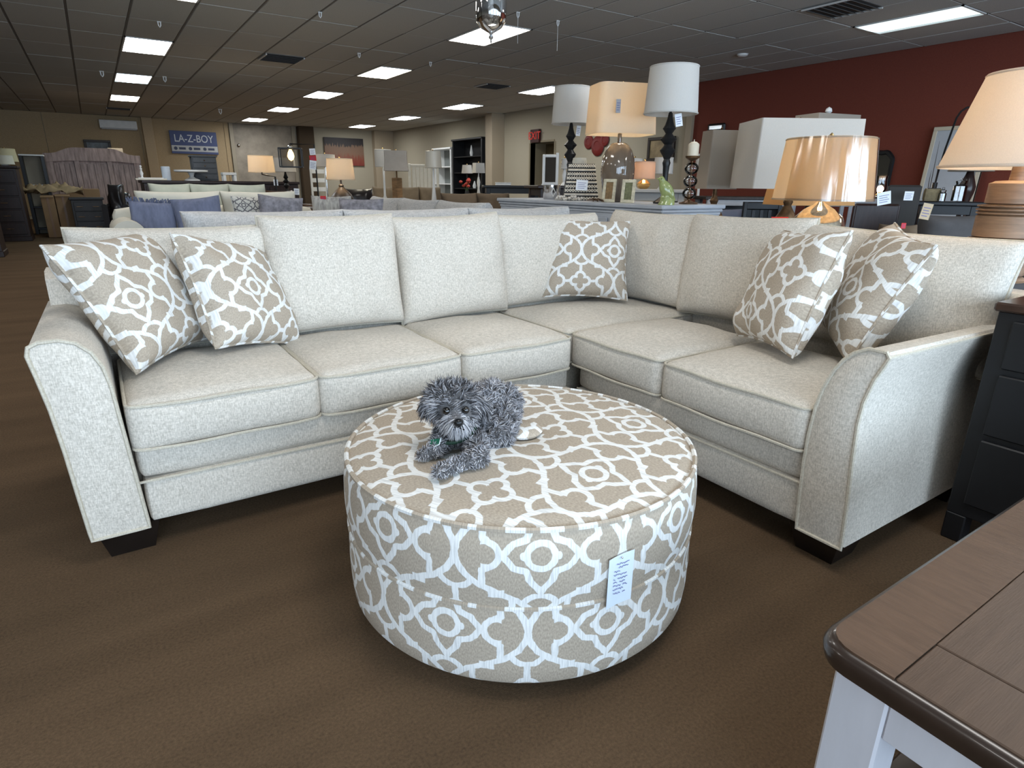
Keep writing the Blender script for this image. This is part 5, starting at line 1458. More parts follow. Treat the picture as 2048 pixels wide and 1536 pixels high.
for i in range(3):
    u = -.82+.62*i
    MB().lathe([(hh*.075, -.036), (hh*.075, -.030), (0, -.030)], 12, M=T(hw*u, 0, hh*.23) @ RX(0) @ Matrix(((1, 0, 0, 0), (0, 0, 1, 0), (0, 1, 0, 0), (0, 0, 0, 1)))).build('sign_icon', mat('sign_navy', lin((70, 76, 100)), .6), sg)
    MB().box(hw*(u+.14), hw*(u+.42), -.034, -.030, hh*.18, hh*.28).build('sign_small_print', mat('sign_navy', lin((70, 76, 100)), .6), sg, smooth=False)
# wall air unit
x0, x1 = pxY(199, yb, 250), pxY(273, yb, 250); xc = (x0+x1)/2
ac = thing('wall_air_unit', 'long white air conditioner high on the tan back wall', 'air conditioner', (xc, yb, zat(xc, yb, 236, 260)), 0)
h = zat(xc, yb, 236, 241)-ac.location.z; hw = (x1-x0)/2
mb = MB(); mb.prism([(0, 0), (-.20, .03), (-.22, h*.5), (-.20, h*.95), (-.12, h), (0, h)], -hw, hw, axis='x')
mb.build('housing', M_white, ac)
MB().box(-hw*.94, hw*.94, -.205, -.16, .0, .05, b=.006).build('louver', mat('grey_louver', (.4, .4, .4), .5), ac, smooth=False)
# abstract painting
x0, x1 = pxY(650, yb-.05, 300), pxY(728, yb-.05, 300); xc = (x0+x1)/2
pt = thing('abstract_painting', 'abstract painting, black over tan and red, on the beige back wall', 'painting', (xc, YB-.03, zat(xc, yb, 690, 331)), 0)
h = zat(xc, yb, 690, 276)-pt.location.z; hw = (x1-x0)/2
pm_ = bpy.data.materials.new('abstract_paint'); pm_.use_nodes = True; nt = pm_.node_tree; N = nt.nodes; L = nt.links; b = N['Principled BSDF']; b.inputs['Roughness'].default_value = .6
tc = N.new('ShaderNodeTexCoord'); mp = N.new('ShaderNodeMapping'); mp.inputs['Scale'].default_value = (6, 1, 1.2); L.new(tc.outputs['Object'], mp.inputs[0])
nz = N.new('ShaderNodeTexNoise'); nz.inputs['Scale'].default_value = 3.0; nz.inputs['Detail'].default_value = 8; L.new(mp.outputs[0], nz.inputs[0])
sp = N.new('ShaderNodeSeparateXYZ'); L.new(tc.outputs['Object'], sp.inputs[0])
ma = N.new('ShaderNodeMath'); ma.operation = 'DIVIDE'; L.new(sp.outputs[2], ma.inputs[0]); ma.inputs[1].default_value = h
mb_ = N.new('ShaderNodeMath'); mb_.operation = 'MULTIPLY_ADD'; L.new(nz.outputs[0], mb_.inputs[0]); mb_.inputs[1].default_value = .55; mb_.inputs[2].default_value = -.27
mc = N.new('ShaderNodeMath'); mc.operation = 'ADD'; L.new(ma.outputs[0], mc.inputs[0]); L.new(mb_.outputs[0], mc.inputs[1])
cr = N.new('ShaderNodeValToRGB'); e = cr.color_ramp.elements
e[0].position = 0; e[0].color = (*lin((120, 44, 34)), 1); e[1].position = 1; e[1].color = (*lin((40, 34, 36)), 1)
for ps, c in ((.25, (126, 62, 44)), (.42, (122, 90, 70)), (.70, (118, 92, 74)), (.76, (44, 38, 38))):
    q = cr.color_ramp.elements.new(ps); q.color = (*lin(c), 1)
L.new(mc.outputs[0], cr.inputs[0]); L.new(cr.outputs[0], b.inputs['Base Color'])
MB().box(-hw, hw, -.045, 0, 0, h, b=.003).build('canvas', pm_, pt, smooth=False)
# exit sign on the right wall
ep = atx(1070, 272, XR-.06)
ex = thing('exit_sign', 'dark red exit sign above the far doorway', 'sign', (XR-.05, ep.y, ep.z), -PI/2)
MB().box(-.19, .19, -.03, .05, -.16, .16, b=.006).build('housing', mat('exit_box', lin((60, 22, 20)), .5), ex, smooth=False)
text3d('EXIT', 'lettering', .26, (0, -.034, 0), mat('exit_letters', (.6, .03, .02), .5, emit=(.8, .04, .02), estr=.12), ex, ext=.003)
# weathered headboard with the framed picture behind it, at the far left
Y = 18.2; x0, x1 = pxY(92, Y, 340), pxY(284, Y, 340); xc = (x0+x1)/2; hw = (x1-x0)/2
hb = thing('wooden_headboard', 'wide weathered plank headboard with shaped top at the far left', 'headboard', (xc, Y, 0), 0)
M_hbw = mat('weathered_mauve_wood', lin((162, 142, 136)), .75, var=.4, vscale=3, stretch=(7, 7, 1), bump=.3, bscale=30)
zt = zat(xc, Y, 188, 299)
def topz(u): return zt-.14*(abs(u) > .0)*max(0, min(1, (abs(u)-.45)/.35))
n = 16; pl = [(-hw, 0)]+[(hw*1.0, 0)]+[(hw*(1-2*k/n), topz(1-2*k/n)) for k in range(n+1)]
MB().prism(pl, .02, .06, axis='y').build('back_board', M_hbw, hb, smooth=False)
bars = [(-hw, -hw+.16), (-hw*.36-.05, -hw*.36+.05), (hw*.32-.05, hw*.32+.05), (hw-.16, hw)]
for a, c in bars: MB().box(a, c, -.04, .02, 0, min(topz(a/hw), topz(c/hw))-.02, b=.008).build('stile', M_hbw, hb, smooth=False)
for i in range(3):
    a, c = bars[i][1], bars[i+1][0]; k = 4
    for q in range(k): MB().box(a+(c-a)*q/k+.006, a+(c-a)*(q+1)/k-.006, -.004, .02, .3, zt-.32, b=.006).build('plank', M_hbw, hb, smooth=False)
tb = MB(); pl = [(hw*(1-2*k/n), topz(1-2*k/n)+.03) for k in range(n+1)]+[(-hw, topz(1)-.16), (-hw*.5, zt-.26), (hw*.5, zt-.26), (hw, topz(1)-.16)]
tb.prism(pl, -.06, .07, axis='y').build('top_rail', M_hbw, hb, smooth=False)
Y = YB-.05; x0, x1 = pxY(168, Y, 290), pxY(222, Y, 290); xc = (x0+x1)/2; hw = (x1-x0)/2; zb, zt = zat(xc, Y, 195, 305), zat(xc, Y, 195, 280)
pc = thing('framed_picture', 'dark framed bluish picture on the tan wall above the headboard', 'picture', (xc, Y, zb-.12), 0)
h = zt-zb+.12
for a, c, z0, z1 in ((-hw, hw, 0, .07), (-hw, hw, h-.07, h), (-hw, -hw+.07, .07, h-.07), (hw-.07, hw, .07, h-.07)): MB().box(a, c, -.04, .02, z0, z1, b=.006).build('frame_bar', M_dark, pc, smooth=False)
MB().box(-hw+.07, hw-.07, -.01, .01, .07, h-.07).build('picture', mat('blue_print', lin((104, 112, 118)), .5, var=.5, vscale=6), pc, smooth=False)
# carton flaps and shelf behind the headboard
Y = 18.9; X = pxY(243, Y); bxp = thing('flat_carton', 'pale flat carton standing behind the headboard right end', 'carton', (X, Y, 0))
zt = zat(X, Y, 243, 297); MB().box(-.16, .16, -.03, .03, 0, zt, b=.005).build('board', mat('pale_carton', lin((176, 164, 150)), .8), bxp, smooth=False)
MB().box(-.15, .15, -.034, -.03, zt-.5, zt-.44).build('tape', M_tau, bxp, smooth=False)

# armoires and cartons at the far left
def armoire(label, X, Y, w, d, h, m, nd=5, rz=0, tagp=False):
    t = thing('chest_of_drawers', label, 'chest', (X, Y, 0), rz)
    MB().box(-w/2, w/2, 0, d, .07, h-.05, b=.006).build('carcass', m, t, smooth=False)
    MB().box(-w/2-.03, w/2+.03, -.03, d+.01, h-.05, h, b=.012).build('top', m, t, smooth=False)
    MB().box(-w/2-.015, w/2+.015, -.015, d, 0, .09, b=.008).build('plinth', m, t, smooth=False)
    for i in range(nd):
        z0 = .12+i*(h-.20)/nd; d_ = MB().box(-w/2+.04, w/2-.04, -.018, .0, z0+.01, z0+(h-.20)/nd-.01, b=.006).build('drawer', m, t, smooth=False)
        for sx in (-.25, .25):
            MB().tube([(sx*w-.05, -.018, z0+(h-.2)/nd/2), (sx*w-.05, -.04, z0+(h-.2)/nd/2), (sx*w+.05, -.04, z0+(h-.2)/nd/2), (sx*w+.05, -.018, z0+(h-.2)/nd/2)], .007, 6).build('handle', M_bronze, d_)
    return t
M_mah = mat('mahogany', lin((42, 28, 24)), .4, var=.4, vscale=5, stretch=(6, 6, 1))
X = pxY(18, 15.2); armoire('tall dark mahogany chest at the far left, with pale lamps on top', X-.42, 15.2, 1.15, .6, zat(X, 15.2, 20, 331), M_mah)
q0 = atz(13, 514, 0); t_ = armoire('nearest dark chest cut by the left picture edge', q0.x-.58, q0.y, 1.1, .55, zat(q0.x, q0.y, 8, 262), M_mah)
card('white paper tag on the dark chest at the left picture edge', (q0.x-.09, q0.y-.03, zat(q0.x, q0.y, 2, 388)), .11, .13, 0)
Xa = pxY(30, 15.3); Za = zat(pxY(18, 15.2), 15.2, 20, 331)
lamp('cream lamp shade standing on the mahogany chest at far left', 34, 13.4, 298, 324, 30, 34, Za, [(.06, 0), (.03, .2), (.012, 1)], M_cream, mat('dull_cream_shade', lin((186, 176, 142)), .9), X=Xa-.06, Y=15.5, group='lamps on the mahogany chest')
lamp('whiter low lamp shade in front of the cream one on the chest', 19, 13.1, 311, 329, 26, 28, Za, [(.06, 0), (.06, .5), (.012, 1)], M_white, mat('dull_white_shade', lin((200, 196, 180)), .9), X=pxY(19, 15.2), Y=15.25, group='lamps on the mahogany chest', finial=False)
# dark open bookcase with a pale panel
Y = 17.0; x0, x1 = pxY(53, Y), pxY(96, Y); xc = (x0+x1)/2; hw = (x1-x0)/2; zt = zat(xc, Y, 74, 309)
bk = thing('dark_bookcase', 'dark bookcase with white top edge and pale back panel beside the headboard', 'bookcase', (xc, Y, 0))
for sx in (-1, 1): MB().box(sx*hw-.03, sx*hw+.03, 0, .35, 0, zt-.03, b=.004).build('side', M_black, bk, smooth=False)
MB().box(-hw-.03, hw+.03, -.01, .36, zt-.03, zt, b=.004).build('top', M_white, bk, smooth=False)
MB().box(-hw, hw, .32, .34, 0, zt-.03).build('back_panel', mat('pale_panel', lin((150, 140, 122)), .7), bk, smooth=False)
for z in (.1, .55, 1.0): MB().box(-hw+.03, hw-.03, 0, .32, z, z+.03, b=.003).build('shelf', M_white if z == 1.0 else M_black, bk, smooth=False)
# cartons
M_box = mat('cardboard', lin((134, 106, 76)), .8, var=.08, vscale=4)
def carton(px0, px1, yt, Y, label, d=.4, flap=True):
    x0, x1 = pxY(px0, Y, 420), pxY(px1, Y, 420); xc = (x0+x1)/2; h = zat(xc, Y, (px0+px1)/2, yt)
    t = thing('cardboard_box', label, 'box', (xc, Y, 0), 0, 'cardboard boxes at the far left'); hw = (x1-x0)/2
    MB().box(-hw, hw, 0, d, 0, h, b=.006).build('carton', M_box, t, smooth=False)
    MB().box(-.02, .02, -.003, 0, 0, h).build('tape', mat('brown_tape', lin((120, 86, 54)), .4), t, smooth=False)
    if flap: MB().box(-hw, hw, -.05, .0, -.004, .004, M=T(0, 0, h) @ RX(.9)).build('flap', M_box, t, smooth=False)
    return t, xc, h
carton(86, 113, 391, 16.0, 'left one of two tall narrow cardboard boxes'); carton(115, 146, 389, 16.05, 'right one of two tall narrow cardboard boxes')
_, xc, h = carton(141, 206, 378, 16.9, 'wide cardboard box behind the small dark nightstand', flap=False)
xc = pxY(105, 16.1); h2 = zat(xc, 16.1, 105, 389)
pp = MB(); n = 14; vs = []; fs = []
for j in range(n+1):
    for i in range(n+1):
        u, v = i/n-.5, j/n-.5; vs.append((u*1.0, v*.36, .08+.14*noise.noise(Vector((u*7, v*7, 4)))+.10*(1-4*u*u)*(1-4*v*v)))
for j in range(n):
    for i in range(n): q = j*(n+1)+i; fs.append((q, q+1, q+n+2, q+n+1))
cp = thing('packing_paper', 'crumpled tan packing paper on top of the tall cardboard boxes', 'paper', (xc, 16.22, h2))
po = pp.add(vs, fs).build('sheet', mat('kraft_paper', lin((150, 128, 96)), .8), cp, auto=False)
po.modifiers.new('thick', 'SOLIDIFY').thickness = .012
# small dark nightstand with drawers
Y = 15.6; x0, x1 = pxY(141, Y, 420), pxY(212, Y, 420); xc = (x0+x1)/2
armoire('small dark grey three-drawer nightstand near the cardboard boxes', xc, Y, x1-x0-.06, .45, zat(xc, Y, 176, 395), mat('charcoal_wood', lin((46, 43, 43)), .5, var=.2), nd=3)
# dark reclining chair back
p_ = xy(222, 11.6); bsofa('dark recliner tilted beside the small nightstand', 'recliner', (p_[0], p_[1], 0), -.25, .46, .6, 1.07, M_lea, n=1, armh=.70, armw=.1, group='leather seats in the middle')

# ------------------------------------------------------------------ dark sideboard with white things along the back
Y = 13.2; x0, x1 = pxY(284, Y), pxY(600, Y); xc = (x0+x1)/2; hw = (x1-x0)/2; zt = zat(xc, Y, 440, 362)
sb = thing('dark_sideboard', 'long dark wooden counter below the blue store sign', 'sideboard', (xc, Y, 0))
MB().box(-hw, hw, 0, 1.0, zt-.05, zt, b=.008).build('top', M_mah, sb, smooth=False); MB().box(-hw+.03, hw-.03,   .03, .97, .06, zt-.05, b=.004).build('carcass', M_mah, sb, smooth=False)
for i in range(5): MB().box(-hw+.06+i*(2*hw-.12)/5, -hw+.02+(i+1)*(2*hw-.12)/5, .012, .03, .12, zt-.10, b=.006).build('door', M_mah, sb, smooth=False)
MB().box(-hw+.05, hw-.05, .05, .55, 0, .06).build('plinth', M_black, sb, smooth=False)
ZS = zt
def onsb(px, y=.3): return pxY(px, Y+y), Y+y
X_, Y_ = onsb(386); zz = zat(X_, Y_, 386, 340)-ZS
pd = thing('pedestal_table', 'white round pedestal side table on the dark counter', 'table', (X_, Y_, ZS))
MB().lathe([(.14, 0), (.13, .02), (.06, .05), (.035, zz*.4), (.06, zz*.75), (.10, zz-.04), (0, zz-.04)], 20).build('pedestal', M_white, pd)
MB().lathe([(.26, zz-.04), (.29, zz-.03), (.29, zz), (0, zz)], 32).build('round_top', M_white, pd)
X_, Y_ = onsb(415, .64); zt2 = zat(X_, Y_, 415, 311)-ZS; w_ = wpx(46, 11.6)
cd = thing('small_chest', 'slate grey four-drawer chest standing on the dark counter under the sign', 'chest', (X_, Y_, ZS), 0)
M_sl = mat('slate_grey_wood', lin((78, 80, 84)), .6, var=.15, vscale=5)
MB().box(-w_/2, w_/2, 0, .3, 0, zt2-.03, b=.006).build('carcass', M_sl, cd, smooth=False); MB().box(-w_/2-.02, w_/2+.02, -.02, .31, zt2-.03, zt2, b=.006).build('top', M_sl, cd, smooth=False)
for i in range(4):
    z0 = .02+i*(zt2-.06)/4; d_ = MB().box(-w_/2+.02, w_/2-.02, -.015, 0, z0+.012, z0+(zt2-.06)/4-.006, b=.004).build('drawer', M_sl, cd, smooth=False)
    MB().ball((0, -.022, z0+(zt2-.06)/8), .012, 6).build('knob', M_bronze, d_)
X_, Y_ = onsb(336, .2); zz = zat(X_, Y_, 336, 333)-ZS
cn = thing('white_canister', 'bluish white canister on the dark counter near the tan post', 'canister', (X_, Y_, ZS)); MB().lathe([(.07, 0), (.075, .01), (.075, zz*.9), (.07, zz), (0, zz)], 20).build('body', mat('blue_white_tin', lin((190, 198, 206)), .3), cn)
MB().lathe([(.078, zz*.9), (.078, zz*.95), (0, zz)], 20).build('lid', mat('blue_white_tin', lin((190, 198, 206)), .3), cn)
X_, Y_ = onsb(460, .3); zz = zat(X_, Y_, 460, 345)-ZS; w_ = wpx(26, 11.6)
wt = thing('white_stool', 'small white open stool on the dark counter left of the grey door', 'stool', (X_, Y_, ZS)); MB().box(-w_/2, w_/2, -.12, .12, zz-.05, zz, b=.006).build('seat', M_white, wt, smooth=False)
for sx in (-1, 1):
    for y in (-.09, .09): MB().box(sx*(w_/2-.03)-.025, sx*(w_/2-.03)+.025, y-.025, y+.025, 0, zz-.05, b=.004).build('leg', M_white, wt, smooth=False)
X_, Y_ = onsb(304, .2); wt = thing('paper_tray', 'white tray of papers lying on the dark counter', 'tray', (X_, Y_, ZS)); MB().box(-.25, .25, -.12, .12, 0, .03, b=.006).build('tray', M_cream, wt, smooth=False); MB().box(-.2, .2, -.1, .1, .03, .045, b=.003).build('papers', M_white, wt, smooth=False)
X_, Y_ = onsb(287, .2); fg = thing('white_figurine', 'tiny white figurine at the left end of the dark counter', 'figurine', (X_, Y_, ZS)); MB().lathe([(.03, 0), (.035, .02), (.015, .06), (.03, .12), (.012, .17), (.022, .20), (0, .225)], 14).build('body', M_white, fg); MB().ball((0, 0, .235), .02, 8).build('head', M_white, fg)

# ------------------------------------------------------------------ bookcases against the right wall
def shelfcase(label, name, py0, py1, pt, m, inner, px, X, nsh=4):
    a, b_ = atx(px, 330, X).y, None
    return a
def wallcase(label, pxl, pxr, pyt, m, mi, n, decor):
    X = XR-.04; y1, y0 = atx(pxl, 330, X-.4).y, atx(pxr, 330, X-.4).y; zt = atx((pxl+pxr)/2, pyt, X-.4).z
    t = thing('tall_bookcase', label, 'bookcase', (X, (y0+y1)/2, 0), -PI/2, 'tall cases along the right wall'); hw = (y1-y0)/2
    for sx in (-1, 1): MB().box(sx*hw-.03, sx*hw+.03, -.42, 0, 0, zt, b=.004).build('side', m, t, smooth=False)
    MB().box(-hw-.05, hw+.05, -.45, 0, zt, zt+.05, b=.008).build('top', m, t, smooth=False)
    MB().box(-hw, hw, -.03, -.01, 0, zt).build('back_panel', mi, t, smooth=False)
    for i in range(n):
        z = .08+(zt-.1)*i/n; MB().box(-hw+.03, hw-.03, -.40, -.03, z, z+.03, b=.003).build('shelf', m, t, smooth=False)
    return t, hw, zt
wallcase('tall white bookcase by the right wall next to the black one', 868, 902, 299, M_white, mat('grey_back', lin((120, 124, 122)), .7), 4, False)
bh, hw, zt = wallcase('tall black hutch with white ornaments against the right wall', 907, 964, 280, M_black, M_black, 5, True)
for k, (u, z, r, h) in enumerate(((.0, zt*.82, .05, .32), (.45, zt*.62, .06, .2), (-.4, zt*.62, .05, .16), (.2, zt*.42, .06, .22), (-.3, zt*.42, .05, .3))):
    zsh = .08+(zt-.1)*int((z-.08)/((zt-.1)/5)+.3)/5+.03
    o = thing('white_ornament', 'white ornament on a shelf of the tall black hutch, %s' % ('highest', 'second shelf left', 'second shelf right', 'third shelf left', 'third shelf right')[k], 'ornament', (XR-.04-.25, bh.location.y-u*hw, zsh), 0, 'ornaments in the black hutch')
    MB().lathe([(r*.7, 0), (r, h*.3), (r*.5, h*.7), (r*.35, h*.85), (0, h)], 14).build('body', M_white, o)
p_ = xy(848, 18.4); wh = thing('white_headboard', 'greyish white slatted headboard left of the white bookcase', 'headboard', (p_[0], p_[1], 0), -.5)
zt = zat(p_[0], p_[1], 848, 328)
for sx in (-1, 1): MB().box(sx*.42-.04, sx*.42+.04, -.04, .04, 0, zt, b=.006).build('post', M_cream, wh, smooth=False)
for k in range(6): MB().box(-.34+k*.115, -.34+k*.115+.10, -.015, .015, .4, zt-.06, b=.004).build('slat', M_cream, wh, smooth=False)
MB().box(-.38, .38, -.03, .03, zt-.08, zt-.01, b=.006).build('top_rail', M_cream, wh, smooth=False)

# ------------------------------------------------------------------ dining pieces before the far doorway
def dtable(label, px, D, yt, w, d, m, rz=0, legm=None, name='dining_table'):
    X, Y = xy(px, D); h = zat(X, Y, px, yt); t = thing(name, label, 'table', (X, Y, 0), rz)
    MB().box(-w/2, w/2, -d/2, d/2, h-.04, h, b=.008).build('top', m, t, smooth=False)
    MB().box(-w/2+.06, w/2-.06, -d/2+.06, d/2-.06, h-.13, h-.04, b=.003).build('apron', legm or m, t, smooth=False)
    for sx in (-1, 1):
        for sy in (-1, 1): MB().box(sx*(w/2-.09)-.035, sx*(w/2-.09)+.035, sy*(d/2-.09)-.035, sy*(d/2-.09)+.035, 0, h-.04, b=.005).build('leg', legm or m, t, smooth=False)
    return t, X, Y, h
t_, X, Y, h = dtable('black dining table right of the tall pale pillar', 1022, 10.6, 371, 1.0, .8, M_black, -.5)
o = thing('white_box', 'flat white box lying on the black dining table', 'box', (xy(1006, 10.5)[0], xy(1006, 10.5)[1], h), -.5); MB().box(-.13, .13, -.10, .10, 0, .035, b=.006).build('carton', M_white, o, smooth=False); MB().box(-.135, .135, -.105, .105, .035, .05, b=.005).build('lid', M_white, o, smooth=False)
t_, X, Y, h = dtable('dark glossy dining table behind the chrome candle bowl', 1115, 8.0, 371, .75, .6, M_mah, -.3)
# vanity mirror on it
X, Y = xy(1100, 8.0); vm = thing('vanity_mirror', 'white framed standing mirror behind the console', 'mirror', (X, Y, h), -.75)
zt = zat(X, Y, 1100, 309)-h; w_ = .21
for a, c, z0, z1 in ((-w_/2, -w_/2+.035, 0, zt), (w_/2-.035, w_/2, 0, zt+.02), (-w_/2+.035, w_/2-.035, zt-.035, zt), (-w_/2+.035, w_/2-.035, .0, .04)): MB().box(a, c, -.02, .02, z0, z1, b=.005).build('frame_bar', M_white, vm, smooth=False)
MB().box(-w_/2+.035, w_/2-.035, -.004, .006, .04, zt-.035).build('mirror', mat('dark_mirror', (.25, .23, .22), .05, .9), vm, smooth=False)
for q in (-1, 1): MB().box(q*.09-.012, q*.09+.012, -.10, .10, 0, .02, b=.004).build('foot', M_white, vm, smooth=False)
for px, D, yt, yb_, wd, lb in ((1128, 8.6, 317, 338, 13, 'narrow white lamp shade just right of the standing mirror'),):
    lamp(lb, px, D, yt, yb_, wd, wd, h, [(.05, 0), (.02, .2), (.03, .6), (.012, 1)], M_white, M_shade_c, group='small lamps beyond the console', X=xy(px, 8.1)[0], Y=xy(px, 8.1)[1])
# wall art, small lamps beyond the console
X = XR-.03; y1, y0 = atx(1296, 300, X).y, atx(1349, 300, X).y; zt, zb = atx(1322, 274, X).z, atx(1322, 322, X).z
ar = thing('framed_art', 'dark framed landscape print on the beige wall behind the right black lamp', 'picture', (X, (y0+y1)/2, zb), -PI/2); hw = (y1-y0)/2; h_ = zt-zb
for a, c, z0, z1 in ((-hw, hw, 0, .06), (-hw, hw, h_-.06, h_), (-hw, -hw+.06, .06, h_-.06), (hw-.06, hw, .06, h_-.06)): MB().box(a, c, -.03, .02, z0, z1, b=.005).build('frame_bar', M_dark, ar, smooth=False)
MB().box(-hw+.06, hw-.06, -.008, .01, .06, h_-.06).build('print', mat('amber_print', lin((150, 130, 96)), .5, var=.5, vscale=4), ar, smooth=False)
X = XR-.03; yy = atx(1195, 292, X).y; zz = atx(1195, 292, X).z
ro = thing('red_wall_art', 'round red ornament on the beige wall behind the jar lamp', 'wall art', (X, yy, zz), -PI/2)
for k, (a, b_, r) in enumerate(((0, 0, .22), (-.32, .10, .16), (.24, .12, .14))): MB().lathe([(r, 0), (r*.9, .02), (r*.5, .03), (r*.45, .02), (0, .02)], 24, M=T(a, 0, b_) @ RX(PI/2)).build('disc', mat('dull_red', lin((110, 34, 30)), .5), ro)
t_, X, Y, h = dtable('pale sideboard table under the small lit lamp beyond the console', 1290, 7.2, 378, 1.0, .5, mat('greyed_white', lin((170, 166, 160)), .6), -.75, name='side_table')
G2 = 'small lamps beyond the console'
X, Y = xy(1287, 7.2); lamp('small lit lamp with peach drum shade between the jar lamp and the bird', 1287, 7.2, 323, 358, 40, 43, h, [(.04, 0), (.07, .2), (.08, .5), (.04, .8), (.015, .9), (.012, 1)], M_brass, shade_mat('peach_shade', (.80, .62, .48), .5), lit=6, X=X, Y=Y, group=G2)
X, Y = xy(1324, 7.6); lamp('unlit white drum lamp right behind the stem of the right black lamp', 1326, 7.6, 315, 348, 36, 38, h, [(.06, 0), (.03, .2), (.012, 1)], M_white, M_shade_c, X=X, Y=Y, group=G2)
X, Y = xy(1266, 7.7); lamp('unlit cream lamp shade behind the small lit peach lamp', 1272, 7.7, 317, 348, 30, 33, h, [(.06, 0), (.03, .2), (.012, 1)], M_white, M_shade_c, X=X, Y=Y, group=G2)
X, Y = xy(1398, 8.2); end_table(X, Y, .8, 'dark end table under the white box lamp behind the candle holder', w=.4)
lamp('small white box lamp behind the candle holder', 1398, 8.2, 308, 333, 18, 20, .8, [(.05, 0), (.02, .15), (.012, 1)], M_white, M_shade_c, rect=(1, .8), rz=-.6, X=X, Y=Y, group=G2)

# ------------------------------------------------------------------ along the red wall at the right
X = XR-.05; yy = atx(1433, 255, X).y; zz = atx(1433, 255, X).z
sm = thing('black_wall_mirror', 'small black framed mirror with a painted glowing glint on the red wall', 'mirror', (X, yy, zz), -PI/2)
MB().box(-.20, .20, -.03, .03, -.07, .07, b=.03).build('frame', M_black, sm, smooth=False); MB().box(-.14, .14, -.036, -.03, -.03, .03, b=.002).build('mirror', mat('painted_glint_glass', (.9, .92, .95), .05, 1.0, emit=(.9, .95, 1), estr=.6), sm, smooth=False)  # mirror glass glows by itself to paint the light it would reflect
X = XR-.05; y1, y0 = atx(1738, 340, X).y, atx(1783, 340, X).y; zt, zb = atx(1760, 305, X).z, atx(1760, 368, X).z
om = thing('arched_mirror', 'black arched mirror on the red wall reflecting a lamp', 'mirror', (X, (y0+y1)/2, zb), -PI/2); hw = (y1-y0)/2; h_ = zt-zb
out = [(-hw, 0), (hw, 0), (hw, h_*.72)]+[(hw*math.cos(a), h_*.72+h_*.28*math.sin(a)*(1+.08*math.cos(6*a))) for a in [PI*k/16 for k in range(1, 16)]]+[(-hw, h_*.72)]
MB().prism(out, -.03, .03, axis='y').build('backing', M_black, om, smooth=False)
MB().tube([(p[0], -.03, p[1]) for p in out], .035, 6, closed=True).build('carved_frame', M_black, om)
inn = [(p[0]*.82, .06+p[1]*.86) for p in out]; MB().prism(inn, -.036, -.03, axis='y').build('mirror', M_mirror, om, smooth=False)
t_, X, Y, h = dtable('dark table carrying a small glowing glass lamp by the red wall', 1725, 7.6, 392, 1.1, .5, M_mah, -1.0, legm=M_bg, name='side_table')
X, Y = xy(1762, 7.6); gl = thing('glass_candle_lamp', 'small glowing glass candle lamp below the arched mirror', 'lamp', (X, Y, h))
open_lathe(MB(), [(.05, .03), (.075, .09), (.06, .2), (.065, .24), (.062, .24), (.057, .2), (.072, .09), (.047, .03)], 20).build('glass_shade', M_glass, gl)
MB().lathe([(.06, 0), (.06, .02), (.02, .03), (0, .03)], 16).build('foot', M_brass, gl); MB().ball((0, 0, .09), (.025, .025, .04), 8).build('bulb', M_bulb, gl); bulb_light(gl, .10, 12, .045)
# leaning white panel
X = XR-.25; y1, y0 = atx(1829, 395, X).y, atx(1942, 395, X).y; zt = atx(1850, 255, XR-.08).z
lp = thing('white_canvas', 'large pale canvas leaning on the red wall behind the wooden lamp', 'canvas', (X, (y0+y1)/2, 0), -PI/2); hw = (y1-y0)/2
M = RX(-.09)
MB().box(-hw, hw, -.02, .02, .03, zt, b=.004, M=M).build('panel', mat('pale_canvas', lin((176, 180, 186)), .8, var=.06, vscale=3), lp, smooth=False)
for a, c, z0, z1 in ((-hw, hw, 0, .05), (-hw, hw, zt-.05, zt), (-hw, -hw+.05, .05, zt-.05), (hw-.05, hw, .05, zt-.05)): MB().box(a, c, -.032, .022, z0, z1, b=.004, M=M).build('frame_bar', mat('cream_frame', lin((196, 186, 166)), .6), lp, smooth=False)
# low black shelf with twigs, blocks and jars
t_, X, Y, h = dtable('low black console under the glass jars near the pale canvas', 1905, 6.3, 403, .62, .35, M_black, -1.05, name='side_table')
X, Y = xy(1868, 6.2); bl_ = thing('burlap_box', 'tan burlap planter block under the curved black pole', 'planter', (X, Y, h), -1.0); MB().cushion(.14, .12, .125, r=.012, crown=0, n=4, M=T(0, 0, .063)).build('block', mat('burlap', lin((124, 112, 86)), .9, var=.2, vscale=40), bl_)
MB().box(-.06, .06, -.05, .05, .12, .13, b=.003).build('rim', M_dark, bl_, smooth=False)
tw = MB()
for k in range(2): pass
for k, (dx, hh) in enumerate(((-.03, .46), (.0, .28), (-.045, .18))): MB().tube([(dx, 0, .12), (dx*1.2+.004, 0, .12+hh*.5), (dx*1.1, 0, .12+hh)], [.004, .003, .001], 5).build('twig', M_dark, bl_)
for px, D_, r, hj, lb in ((1889, 6.1, .035, .10, 'small clear glass jar beside the burlap block'), (1922, 6.25, .06, .19, 'large clear glass jar on the low black console')):
    X, Y = xy(px, D_); j_ = thing('glass_jar', lb, 'jar', (X, Y, h), 0, 'glass jars on the low black console')
    open_lathe(MB(), [(.0001, .004), (r, .006), (r, hj*.8), (r*.7, hj*.9), (r*.8, hj), (r*.76, hj), (r*.66, hj*.9), (r*.95, hj*.8), (r*.95, .01), (.0001, .008)], 24).build('jar', M_glass, j_)
    MB().lathe([(r*.82, hj), (r*.85, hj+.012), (.01, hj+.02), (.012, hj+.035), (0, hj+.04)], 18).build('lid', M_glass, j_)
